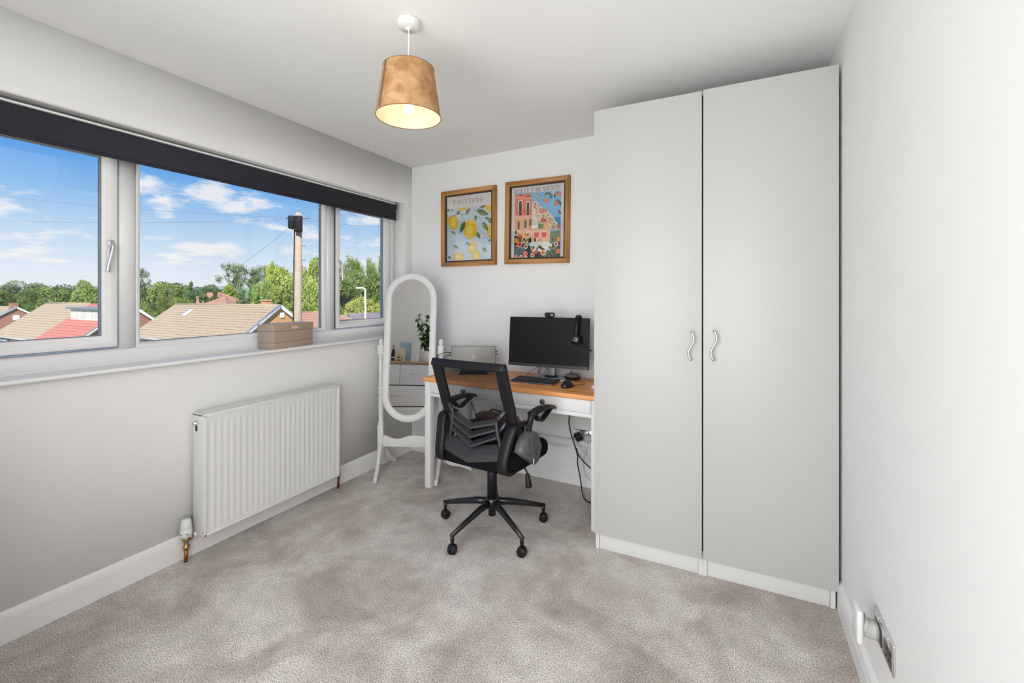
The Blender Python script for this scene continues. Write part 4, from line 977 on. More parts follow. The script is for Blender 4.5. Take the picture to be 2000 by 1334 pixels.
def draw_coast(P):
    g = mapper((104, 210), (850, 130), (850, 1192), (104, 1207)); sx = 1 / 746; rnd = random.Random(7)
    P.poly([(0, 0), (1, 0), (1, 1), (0, 1)], (216, 212, 212))
    P.poly([g(155, 288), g(800, 245), g(800, 1195), g(155, 1203)], (122, 184, 226))
    text(P, 'DOLCE FAR NIENTE', g(152, 0)[0], g(795, 0)[0], 0.912, 0.972, (62, 58, 60), 0.10, 0.55)
    def pg(c, *p): P.poly([g(*q) for q in p], c)
    pg((40, 140, 200), (700, 625), (800, 618), (800, 775), (690, 775))
    # terraced village
    pg((222, 206, 190), (405, 400), (470, 395), (530, 470), (610, 520), (700, 620), (750, 700), (760, 800), (405, 800))
    cl = [(238, 226, 214), (226, 150, 120), (206, 92, 80), (232, 190, 110), (196, 178, 160), (92, 124, 74), (214, 120, 96), (240, 236, 228), (120, 140, 90)]
    for k in range(150):
        X = rnd.uniform(408, 740); lim = 395 + max(0, (X - 470)) * 1.12; Y = rnd.uniform(lim, 790); w, h = rnd.uniform(12, 34), rnd.uniform(10, 24)
        pg(rnd.choice(cl), (X, Y), (X + w, Y - 1), (X + w, Y + h), (X, Y + h))
        if k % 3 == 0: pg((70, 66, 70), (X + 4, Y + 4), (X + 8, Y + 4), (X + 8, Y + 11), (X + 4, Y + 11))
    for k in range(40):
        X, Y = rnd.uniform(450, 590), rnd.uniform(280, 380); P.ell(*g(X, Y), 0.010, 0.012, rnd.choice([(150, 176, 160), (110, 140, 120), (180, 196, 190)]), n=8)
    pg((224, 128, 84), (505, 515), (610, 512), (612, 555), (505, 560)); pg((206, 74, 62), (530, 650), (610, 645), (610, 690), (530, 692)); pg((96, 132, 72), (490, 720), (570, 715), (575, 800), (500, 805)); pg((236, 180, 96), (570, 715), (640, 710), (640, 780), (575, 780))
    # the pink house
    pg((226, 122, 84), (155, 300), (395, 285), (408, 640), (155, 650)); pg((236, 172, 150), (155, 335), (400, 350), (400, 368), (155, 352)); pg((232, 160, 98), (155, 650), (410, 640), (410, 790), (155, 800)); pg((238, 176, 150), (155, 605), (410, 590), (410, 640), (155, 660)); pg((238, 190, 150), (155, 800), (490, 790), (660, 800), (660, 980), (155, 1000))
    for X, Y0, Y1, w in ((238, 400, 535, 21), (348, 415, 530, 18)):
        pg((242, 222, 204), (X - w - 10, Y0 + 10), (X + w + 10, Y0 + 8), (X + w + 10, Y1), (X - w - 10, Y1)); P.ell(*g(X, Y0 + 8), (w + 10) * sx, (w + 10) * sx, (242, 222, 204))
        pg((40, 38, 44), (X - w, Y0 + 15), (X + w, Y0 + 13), (X + w, Y1), (X - w, Y1)); P.ell(*g(X, Y0 + 14), w * sx, w * sx, (40, 38, 44)); pg((52, 48, 54), (X - w + 2, Y1 + 12), (X + w - 2, Y1 + 10), (X + w - 2, Y1 + 62), (X - w + 2, Y1 + 66))
    P.line([g(170, 540), g(400, 528)], 0.004, (110, 96, 70))
    for X, Y0, Y1 in ((218, 688, 802), (316, 668, 775), (386, 652, 748)):
        pg((38, 38, 42), (X - 15, Y0), (X + 13, Y0 - 2), (X + 13, Y1), (X - 15, Y1)); pg((196, 190, 150), (X + 15, Y0), (X + 28, Y0 - 2), (X + 28, Y1), (X + 15, Y1))
    for X, Y in ((235, 305), (350, 322)): pg((70, 58, 58), (X - 16, Y - 8), (X + 16, Y - 9), (X + 16, Y + 12), (X - 16, Y + 13))
    pg((240, 236, 230), (408, 730), (490, 725), (490, 790), (408, 792)); P.line([g(155, 805), g(800, 790)], 0.006, (222, 170, 150))
    for X in (420, 530, 640, 720, 770): P.line([g(X, 800), g(X, 960)], 0.003, (214, 160, 146))
    pg((112, 130, 96), (660, 830), (800, 815), (800, 1000), (660, 990)); pg((52, 44, 48), (360, 940), (395, 900), (405, 985), (360, 990)); pg((50, 44, 48), (445, 915), (465, 912), (465, 970), (445, 972))
    # oranges hanging above, leaves
    D1, D2, D3 = (48, 60, 48), (86, 104, 76), (30, 42, 40); O1, O2 = (232, 108, 34), (240, 150, 40)
    def lf(a, b, w, c=D1, c2=None): P.leaf(g(*a), g(*b), w * sx, c, c2)
    for a, b in (((640, 270), (575, 310)), ((700, 290), (640, 350)), ((720, 280), (720, 360)), ((790, 310), (740, 260)), ((770, 370), (715, 420)), ((780, 380), (770, 440)), ((680, 300), (610, 280)), ((790, 400), (795, 470)), ((660, 320), (670, 370)), ((800, 550), (760, 540)), ((795, 590), (790, 550))): lf(a, b, 15, rnd.choice([D1, D2, D3]))
    for X, Y, r_ in ((606, 390, 29), (735, 428, 27), (778, 300, 26)): P.ell(*g(X, Y), r_ * sx, r_ * sx * 1.05, O1); P.ell(*g(X - 5, Y - 6), r_ * sx * .5, r_ * sx * .5, (244, 130, 60))
    P.ell(*g(690, 280), 0.026, 0.028, (238, 222, 214)); P.ell(*g(690, 280), 0.010, 0.012, (206, 90, 90))
    # table with two glasses
    pg((236, 232, 230), (375, 1000), (400, 978), (500, 968), (640, 975), (690, 1000), (690, 1120), (650, 1110), (560, 1130), (470, 1110), (400, 1125))
    for X in (474, 580):
        pg((222, 48, 38), (X - 34, 842), (X + 34, 838), (X + 30, 895), (X, 918), (X - 30, 897)); P.ell(*g(X, 808), 0.042, 0.042, (240, 170, 60), a0=0, a1=180); pg((236, 200, 180), (X - 34, 812), (X + 34, 808), (X + 34, 840), (X - 34, 843)); P.line([g(X, 915), g(X, 975)], 0.006, (236, 224, 216))
    # foliage along the foot
    pg((40, 54, 48), (155, 880), (215, 900), (270, 990), (380, 1040), (420, 1120), (500, 1110), (560, 1130), (660, 1110), (700, 1000), (800, 960), (800, 1195), (155, 1203))
    for k in range(110):
        X = rnd.choice([rnd.uniform(160, 400), rnd.uniform(640, 795), rnd.uniform(160, 795)]); Y = rnd.uniform(max(1060 if 380 < X < 680 else (820 if X < 230 else 950), 0), 1195); a = rnd.uniform(0, 6.28); l = rnd.uniform(36, 66)
        x2, y2 = X + l * math.cos(a), Y + l * math.sin(a)
        if 158 < x2 < 798 and y2 < 1198: lf((X, Y), (x2, y2), rnd.uniform(9, 16), rnd.choice([D1, D1, D2, D3, (70, 96, 90), (110, 130, 104)]))
    for X, Y, r_, c, c2 in ((190, 955, 34, O2, None), (236, 1012, 38, (238, 150, 130), (210, 44, 66)), (324, 1040, 30, (240, 226, 222), (206, 60, 80)), (322, 1142, 34, (236, 112, 66), None), (420, 1165, 30, (240, 200, 186), (214, 80, 74)), (470, 1120, 27, O1, None), (570, 1132, 36, (240, 190, 140), (232, 120, 70)), (745, 1008, 30, (240, 214, 206), (198, 70, 84)), (780, 940, 28, O2, None), (778, 1108, 30, (236, 110, 60), None), (190, 1185, 26, (236, 120, 60), None), (258, 1190, 24, (240, 220, 214), (214, 70, 70)), (295, 825, 17, (236, 170, 150), None), (245, 900, 26, (226, 92, 46), None), (785, 760, 20, (226, 92, 46), None), (325, 1195, 26, (240, 190, 180), None)):
        P.ell(*g(X, Y), r_ * sx, r_ * sx, c)
        if c2: P.ell(*g(X, Y), r_ * sx * .62, r_ * sx * .62, c2)
    for a, b in (((330, 890), (315, 835)), ((330, 890), (378, 845)), ((300, 985), (370, 925)), ((420, 1110), (415, 1050)), ((480, 1100), (500, 1040)), ((640, 1050), (690, 1060))): lf(a, b, 11, rnd.choice([(120, 96, 60), (206, 150, 60), D2]))
framed('framed_print', 'oak-framed print of lemons on a branch titled POSITANO on the wall', 0.312, 0.826, 1.543, 2.148, draw_lemons)
framed('framed_print', 'oak-framed print of a seaside town titled DOLCE FAR NIENTE on the wall', 0.906, 1.418, 1.541, 2.150, draw_coast, 0.9)

# ================================================================== ON THE DESK
def build_monitor():
    m = thing('monitor', 'black flat computer monitor with switched-off screen on a silver stand', 'monitor', (1.335, 2.800, DZ), 2.5)
    T = TR(-0.003, -0.078, 0.248) @ RX(-5)
    W, H = 0.557, 0.330
    part('housing', BLACKP, m, lambda bm: [box(bm, (-W / 2, -0.002, -H / 2), (W / 2, 0.024, H / 2), 0.003, M=T), box(bm, (-0.16, 0.022, -0.12), (0.16, 0.050, 0.09), 0.012, M=T)])
    part('screen', mat('matt_black_screen', (0.010, 0.0095, 0.011), 0.42, spec=0.16), m, lambda bm: box(bm, (-W / 2 + 0.004, -0.0035, -H / 2 + 0.021), (W / 2 - 0.004, -0.0015, H / 2 - 0.004)), smooth=False).matrix_local = T
    part('bezel', mat('dark_grey_bezel', (0.035, 0.035, 0.038), 0.35), m, lambda bm: box(bm, (-W / 2 + 0.001, -0.0042, -H / 2 + 0.001), (W / 2 - 0.001, -0.0012, -H / 2 + 0.020), 0.001), smooth=False).matrix_local = T
    SILVER = mat('satin_silver', (0.58, 0.575, 0.57), 0.36, 0.85)
    part('stand_neck', SILVER, m, lambda bm: box(bm, (-0.030, -0.028, 0.010), (0.030, -0.006, 0.24), 0.004))
    part('stand_base', mat('grey_stand_base', (0.50, 0.495, 0.48), 0.42, 0.3), m, lambda bm: prism(bm, [(-0.122, -0.112), (0.118, -0.112), (0.108, 0.045), (-0.112, 0.045)], 0.0, 0.010, bev=0.003))
    part('swivel_collar', BLACKP, m, lambda bm: lathe(bm, [(0.046, 0.0095), (0.046, 0.016), (0.030, 0.022)], 28, TR(0, -0.017, 0)))
    MW = Matrix.Translation((1.335, 2.800, DZ)) @ RZ(2.5) @ T
    w = tag(bpy.data.objects.new('webcam', None), 'small black webcam clipped to the top edge of the monitor', 'webcam'); COL.objects.link(w)
    w.matrix_world = MW @ TR(0.012, 0.004, H / 2)
    part('webcam_body', mat('slate_plastic', (0.035, 0.038, 0.050), 0.3), w, lambda bm: box(bm, (-0.036, -0.022, 0.000), (0.036, 0.004, 0.033), 0.012, 4))
    part('face_plate', BLACKG, w, lambda bm: box(bm, (-0.031, -0.0232, 0.006), (0.031, -0.020, 0.027), 0.0015, 2))
    part('lens', mat('lens_glass', (0.01, 0.01, 0.02), 0.05), w, lambda bm: lathe(bm, [(0.009, 0), (0.009, 0.003), (0.005, 0.0035)], 16, TR(-0.014, -0.023, 0.0165) @ RX(90)))
    part('indicator', mat('white_dot', (0.8, 0.8, 0.82), 0.3), w, lambda bm: lathe(bm, [(0.0035, 0), (0.0035, 0.001)], 10, TR(0.020, -0.0232, 0.0165) @ RX(90)))
    part('clip', BLACKP, w, lambda bm: [box(bm, (-0.014, 0.002, -0.030), (0.014, 0.030, -0.0), 0.003, M=TR(0, 0.020, 0)), box(bm, (-0.012, 0.0, 0.0005), (0.012, 0.048, 0.006), 0.002)])
    h = tag(bpy.data.objects.new('headset', None), 'black headset with boom microphone hanging over the corner of the monitor', 'headset'); COL.objects.link(h)
    h.matrix_world = MW @ TR(0.205, 0.011, H / 2 + 0.003)
    def band(bm):
        p = []
        for k in range(25):
            a = R(-12 + 204 * k / 24); p.append((0, -0.060 * math.cos(a), -0.082 + 0.094 * math.sin(a) if True else 0))
        p = [Vector((0, y, z)) for _, y, z in p]
        sweep(bm, p, rect(0.030, 0.010, 0.004), (1, 0, 0))
    part('headband', BLACKP, h, band)
    for s in (-1, 1):
        e = part('ear_cup', BLACKG, h, lambda bm: lathe(bm, [(0.026, -0.014), (0.033, -0.010), (0.034, 0.002), (0.028, 0.012), (0.016, 0.016)], 26, TR(0, s * 0.060, -0.142) @ RX(-90 * s)))
        part('ear_cushion', BLACKF, e, lambda bm: lathe(bm, [(0.018, 0.0), (0.031, 0.003), (0.032, 0.010), (0.022, 0.016)], 22, TR(0, s * 0.048, -0.142) @ RX(90 * s)))
        part('slider', BLACKP, e, lambda bm: box(bm, (-0.011, s * 0.060 - 0.005, -0.135), (0.011, s * 0.060 + 0.005, -0.085), 0.003))
        if s < 0: part('ear_ring', STEEL, e, lambda bm: tube(bm, [(0.010 * math.cos(R(a)), -0.0765, -0.142 + 0.010 * math.sin(R(a))) for a in range(0, 361, 20)], 0.0012, 6))
    part('boom_microphone', BLACKP, h, lambda bm: [tube(bm, bez([(0.012, -0.066, -0.160), (0.05, -0.068, -0.180), (0.098, -0.072, -0.205)], 6), 0.0026, 8), ball(bm, (0.102, -0.072, -0.207), 0.006)])
build_monitor()

def build_keyboard():
    k = thing('keyboard', 'black and silver computer keyboard lying on the desk', 'keyboard', (1.292, 2.615, DZ), rot=(R(4.5), 0, R(-1.0)))
    W, D = 0.300, 0.128
    part('keyboard_case', mat('grey_keyboard_case', (0.16, 0.16, 0.165), 0.35, 0.5), k, lambda bm: box(bm, (-W / 2, -D / 2, 0.004), (W / 2, D / 2, 0.0135), 0.003))
    part('key_plate', BLACKP, k, lambda bm: box(bm, (-W / 2 + 0.003, -D / 2 + 0.003, 0.0134), (W / 2 - 0.003, D / 2 - 0.003, 0.0140)), smooth=False)
    KM = mat('black_keycap', (0.020, 0.020, 0.024), 0.4)
    INK = mat('keycap_legend', (0.62, 0.62, 0.63), 0.6)
    bm = newbm(); box(bm, (-0.0080, -0.0080, 0), (0.0080, 0.0080, 0.0045), 0.0018, 1); box(bm, (-0.0030, -0.0005, 0.0040), (0.0012, 0.0038, 0.0046), mi=1); k0 = obj('key', bm, [KM, INK], k)
    bm = newbm(); box(bm, (-0.052, -0.0080, 0), (0.052, 0.0080, 0.0045), 0.0018, 1); kl = obj('key', bm, KM, k)
    first = True; n = 15; px = (W - 0.012) / n; py = (D - 0.012) / 6
    for r in range(6):
        for c in range(n):
            x = -W / 2 + 0.006 + px * (c + 0.5); y = D / 2 - 0.006 - py * (r + 0.5)
            if r == 5 and 4 <= c <= 9:
                if c == 4: kl.location = (-W / 2 + 0.006 + px * 7, y, 0.0138)
                continue
            if first: o = k0; first = False
            else: o = inst(k0, k)
            o.location = (x, y, 0.0138)
    part('foot', BLACKP, k, lambda bm: box(bm, (-0.12, D / 2 - 0.018, -0.0025), (0.12, D / 2 - 0.010, 0.005), 0.001))
build_keyboard()

def build_mouse():
    m = thing('computer_mouse', 'black computer mouse on the pine desk beside the keyboard', 'mouse', (1.536, 2.552, DZ), -12)
    def body(bm):
        t = bmesh.new(); bmesh.ops.create_uvsphere(t, u_segments=28, v_segments=16, radius=1)
        for v in t.verts:
            x, y, z = v.co; w = 0.031 * (1 - 0.10 * math.cos(y * 3)); v.co = Vector((x * w, y * 0.054, max(0, z) ** 0.9 * 0.036 * (1 - 0.18 * y) + 0.004 if z > 0 else 0.004 + max(z, -0.4) * 0.010))
        join(bm, t)
    b = part('mouse_body', mat('black_mouse_shell', (0.012, 0.012, 0.016), 0.30), m, body, ang=80)
    part('scroll_wheel', GREYP, m, lambda bm: lathe(bm, [(0.008, -0.003), (0.009, 0), (0.008, 0.003)], 16, TR(0, 0.030, 0.0285) @ RY(90)))
    part('button_split', BLACKG, m, lambda bm: box(bm, (-0.0006, 0.016, 0.030), (0.0006, 0.024, 0.0352)))
    part('mouse_cable', BLACKP, m, lambda bm: tube(bm, bez([(0.0, 0.052, 0.008), (0.018, 0.075, 0.004), (0.035, 0.12, 0.0022), (0.02, 0.17, 0.0022), (-0.03, 0.185, 0.0022), (-0.045, 0.16, 0.0022)], 7), 0.0016, 6))
build_mouse()

def build_puck():
    p = thing('speaker_puck', 'round grey-topped conference speaker beside the monitor stand', 'speaker', (1.476, 2.815, DZ))
    part('speaker_base', BLACKP, p, lambda bm: lathe(bm, [(0.046, 0.0), (0.053, 0.004), (0.054, 0.016), (0.050, 0.022)], 32))
    part('speaker_top', mat('grey_speaker_cloth', (0.16, 0.155, 0.15), 0.7, bump=0.4, bscale=1500), p, lambda bm: lathe(bm, [(0.0505, 0.021), (0.0495, 0.028), (0.042, 0.033), (0.012, 0.0345)], 32))
    part('speaker_cable', BLACKP, p, lambda bm: tube(bm, bez([(-0.020, 0.042, 0.018), (-0.030, 0.056, 0.030), (-0.040, 0.075, 0.040), (-0.045, 0.10, 0.030), (-0.045, 0.12, 0.003)], 6), 0.0028, 8))
build_puck()

def build_laptop():
    st = thing('laptop_stand', 'black vertical laptop stand on the desk', 'stand', (0.774, 2.702, DZ), 24)
    part('stand_plate', BLACKP, st, lambda bm: box(bm, (-0.10, -0.055, 0.0), (0.10, 0.055, 0.008), 0.003))
    for y in (-0.020, 0.013):
        part('stand_rail', BLACKP, st, lambda bm: box(bm, (-0.095, y, 0.008), (0.095, y + 0.006, 0.032), 0.002))
    l = thing('laptop', 'closed silver-grey laptop standing upright in the laptop stand', 'laptop', (0.774, 2.702, DZ + 0.0085), 24)
    LG = mat('laptop_grey_aluminium', (0.22, 0.215, 0.205), 0.42, 0.35)
    lid = part('lid', LG, l, lambda bm: box(bm, (-0.160, -0.0115, 0.0), (0.160, -0.0030, 0.188), 0.004, 3))
    part('laptop_base', mat('laptop_dark_base', (0.10, 0.10, 0.10), 0.45, 0.3), l, lambda bm: box(bm, (-0.160, -0.0026, 0.0), (0.160, 0.0085, 0.188), 0.004, 3))
    LM = mat('logo_silver', (0.62, 0.62, 0.60), 0.25, 0.8)
    part('logo', LM, lid, lambda bm: tube(bm, [(0.016 * math.cos(R(a)), -0.0116, 0.110 + 0.016 * math.sin(R(a))) for a in range(0, 361, 15)], 0.0011, 6))
    def word(bm):
        x = -0.0115
        for ch in 'DELL':
            for pl in glyph(ch):
                prism(bm, [(x + a * 0.0052, 0.107 + b * 0.0062) for a, b in pl], 0.0113, 0.0120, FRONT)
            x += 0.0059
    part('logo_lettering', LM, lid, word, smooth=False, kind='stuff')
    for z in (0.150, 0.132):
        part('port_plug', BLACKP, l, lambda bm: box(bm, (0.158, -0.004, z - 0.004), (0.168, 0.006, z + 0.004), 0.001))
    L0 = Matrix.Translation((0.774, 2.702, DZ + 0.0085)) @ RZ(24)
    for i, (z, pts) in enumerate(((0.135, [(-0.157, 0.003, 0.137), (-0.175, 0.003, 0.140), (-0.215, -0.004, 0.138), (-0.265, 0.01, 0.112), (-0.272, 0.02, 0.050), (-0.255, 0.03, -0.0035)]), (0.118, [(-0.157, 0.003, 0.118), (-0.178, 0.003, 0.120), (-0.205, 0.004, 0.112), (-0.226, 0.012, 0.07), (-0.225, 0.03, -0.0035)]))):
        o = part('laptop_cable', BLACKP, None, lambda bm: [tube(bm, bez(pts, 6), 0.0022, 8, M=L0), box(bm, (-0.182, -0.001, z - 0.002), (-0.160, 0.007, z + 0.006), 0.0015, M=L0)])
        tag(o, ('upper' if i == 0 else 'lower') + ' black cable plugged into the side of the laptop', 'cable', 'cables at the laptop')
build_laptop()
def build_desk_bits():
    a = thing('charger', 'small white charger lying on the desk against the wardrobe', 'charger', (1.700, 2.610, DZ), 20)
    part('charger_body', WHITEP, a, lambda bm: box(bm, (-0.030, -0.022, 0), (0.030, 0.022, 0.016), 0.005, 3))
    part('charger_foot', WHITEP, a, lambda bm: box(bm, (-0.036, -0.026, 0), (0.036, 0.026, 0.004), 0.002))
    B = (1.335, 2.80)
    cabs = [('black cable looping in front of the silver monitor stand', [(1.305, 2.795, 0.93), (1.275, 2.755, 0.852), (1.235, 2.742, 0.812), (1.190, 2.745, 0.785), (1.165, 2.76, DZ + 0.003)]),
            ('black cable crossing the monitor stand base', [(1.34, 2.795, 0.90), (1.325, 2.735, 0.82), (1.30, 2.70, 0.776), (1.255, 2.70, 0.768), (1.21, 2.712, 0.766), (1.18, 2.72, DZ + 0.003)]),
            ('black cable running from monitor stand to the keyboard', [(1.36, 2.795, 0.90), (1.385, 2.74, 0.80), (1.42, 2.72, 0.772), (1.435, 2.70, DZ + 0.004), (1.415, 2.678, DZ + 0.010)])]
    for lb, p in cabs: tag(part('desk_cable', BLACKP, None, lambda bm: tube(bm, bez(p, 7), 0.0017, 6)), lb, 'cable', 'cables on the desk')
    tg = thing('cable_adapter', 'small grey adapter hanging on cables in front of the monitor stand', 'adapter', (1.262, 2.748, 0.797), 15)
    part('adapter_body', mat('grey_adapter', (0.20, 0.19, 0.18), 0.5, var=0.2, vscale=300), tg, lambda bm: box(bm, (-0.012, -0.004, 0), (0.012, 0.004, 0.030), 0.002, M=RY(14)))
    part('adapter_plug', BLACKP, tg, lambda bm: box(bm, (-0.006, -0.003, -0.012), (0.006, 0.003, 0.001), 0.001, M=RY(14)))
build_desk_bits()

# ================================================================== SOCKETS, TRUNKING, CABLES
def socket_plate(name, label, M, W, H):
    s = thing(name, label, 'socket'); s.matrix_world = M
    part('face_plate', CHROME, s, lambda bm: box(bm, (-W / 2, -0.007, -H / 2), (W / 2, 0, H / 2), 0.0025))
    for sx in (-1, 1):
        c = part('socket_insert', BLACKG, s, lambda bm: box(bm, (sx * W * 0.25 - W * 0.19, -0.0078, -H * 0.40), (sx * W * 0.25 + W * 0.19, -0.0068, H * 0.16), 0.0008))
        part('pin_hole', SHADOWGAP, c, lambda bm: [box(bm, (sx * W * 0.25 + dx - 0.002, -0.0084, dz - hh), (sx * W * 0.25 + dx + 0.002, -0.0074, dz + hh)) for dx, dz, hh in ((-0.011, -H * 0.24, 0.003), (0.011, -H * 0.24, 0.003), (0, H * 0.02, 0.004))], kind='stuff')
        part('rocker_switch', CHROME, s, lambda bm: box(bm, (sx * W * 0.25 - 0.007, -0.0095, H * 0.22), (sx * W * 0.25 + 0.007, -0.0065, H * 0.42), 0.001, M=None))
    part('screw', STEEL, s, lambda bm: [lathe(bm, [(0.003, 0), (0.003, 0.001)], 10, TR(x, -0.0068, 0) @ RX(90)) for x in (-W * 0.46, W * 0.46)], kind='stuff')
    return s
socket_plate('wall_socket', 'chrome double socket low on the wall beside the wardrobe', Matrix.Translation((XR, 1.645, 0.306)) @ RZ(-90), 0.186, 0.088)
socket_plate('wall_socket', 'chrome double socket above the trunking under the desk', Matrix.Translation((1.515, yb(1.515), 0.343)) @ RZ(-1.565), 0.150, 0.086)
def build_plugin():
    p = thing('plug_in_adapter', 'white plug-in adapter pushed into the chrome socket by the baseboard', 'adapter', (XR - 0.0085, 1.695, 0.296), 0)
    part('adapter_neck', mat('pale_grey_plastic', (0.50, 0.50, 0.48), 0.4), p, lambda bm: sweep(bm, [(0, 0, 0), (-0.012, 0, 0), (-0.03, 0.0, 0.002), (-0.040, 0, 0.006)], [rect(0.050, 0.046, 0.010), rect(0.048, 0.046, 0.010), rect(0.040, 0.052, 0.010), rect(0.050, 0.066, 0.010)], (0, 1, 0)))
    part('adapter_cover', WHITEP, p, lambda bm: box(bm, (-0.056, -0.034, -0.040), (-0.038, 0.034, 0.062), 0.0085, 4))
build_plugin()
tk = thing('cable_trunking', 'white plastic cable trunking along the far wall under the desk', 'trunking', (1.39, yb(1.39), 0.268), -1.565)
part('trunking_channel', WHITEP, tk, lambda bm: box(bm, (-0.40, -0.022, 0), (0.385, 0, 0.046), 0.004))
part('trunking_lid', WHITEP, tk, lambda bm: box(bm, (-0.401, -0.025, 0.004), (0.386, -0.0215, 0.042), 0.0015))
def wall_cable(label, pts, r, m, group='cables under the desk', n=7):
    tag(part('power_cable', m, None, lambda bm: tube(bm, bez(pts, n), r, 8)), label, 'cable', group)
WC = mat('white_cable', (0.60, 0.595, 0.58), 0.45)
wall_cable('thick black cable dropping from the desk and trailing on the carpet', [(1.440, 2.855, 0.628), (1.440, 2.857, 0.50), (1.436, 2.858, 0.44), (1.455, 2.859, 0.36), (1.495, 2.859, 0.24), (1.497, 2.858, 0.18), (1.520, 2.85, 0.08), (1.550, 2.80, 0.012), (1.590, 2.735, 0.006), (1.640, 2.71, 0.005), (1.70, 2.73, 0.005)], 0.0042, BLACKP)
wall_cable('short black cable looping below the trunking behind the desk', [(1.475, 2.90, 0.266), (1.49, 2.885, 0.235), (1.53, 2.875, 0.195), (1.575, 2.87, 0.165), (1.60, 2.87, 0.162), (1.63, 2.87, 0.19), (1.68, 2.88, 0.262)], 0.0042, BLACKP)
wall_cable('white cable hanging in a loop below the trunking', [(1.455, 2.884, 0.345), (1.47, 2.880, 0.335), (1.50, 2.876, 0.300), (1.545, 2.874, 0.250), (1.60, 2.87, 0.205), (1.66, 2.88, 0.19), (1.70, 2.88, 0.21)], 0.0032, WC)
wall_cable('white cable curling down to the baseboard', [(1.545, 2.890, 0.262), (1.530, 2.885, 0.20), (1.535, 2.88, 0.13), (1.565, 2.872, 0.085), (1.62, 2.868, 0.07), (1.68, 2.875, 0.08)], 0.0032, WC)
wall_cable('white cable lying over the trunking behind the chair', [(1.02, 2.905, 0.318), (1.16, 2.902, 0.322), (1.21, 2.900, 0.312), (1.245, 2.899, 0.28), (1.275, 2.900, 0.262), (1.34, 2.906, 0.258), (1.40, 2.91, 0.262)], 0.0034, WC)
wall_cable('black cable hanging behind the office chair from under the desk', [(1.125, 2.70, 0.628), (1.10, 2.70, 0.60), (1.06, 2.71, 0.54), (1.02, 2.73, 0.46), (1.0, 2.80, 0.36), (1.0, 2.895, 0.316)], 0.003, BLACKP)
wall_cable('black cable hanging beside the cheval mirror under the desk', [(0.640, 2.800, 0.628), (0.650, 2.80, 0.58), (0.70, 2.80, 0.50), (0.735, 2.82, 0.40), (0.76, 2.86, 0.26), (0.80, 2.88, 0.10), (0.84, 2.88, 0.005)], 0.003, BLACKP)
for i, (x, m) in enumerate(((1.478, BLACKP), (1.552, mat('off_white_plug', (0.55, 0.545, 0.53), 0.4)))):
    pl = thing('mains_plug', ('black' if i == 0 else 'white') + ' mains plug in the chrome socket under the desk', 'plug', (x, yb(x) - 0.0085, 0.338), -1.565)
    part('plug_body', m, pl, lambda bm: box(bm, (-0.024, -0.030, -0.026), (0.024, 0.0, 0.022), 0.009, 3))
    part('cord_grip', m, pl, lambda bm: tube(bm, [(0, -0.018, -0.024), (0, -0.018, -0.038)], 0.005, 10))

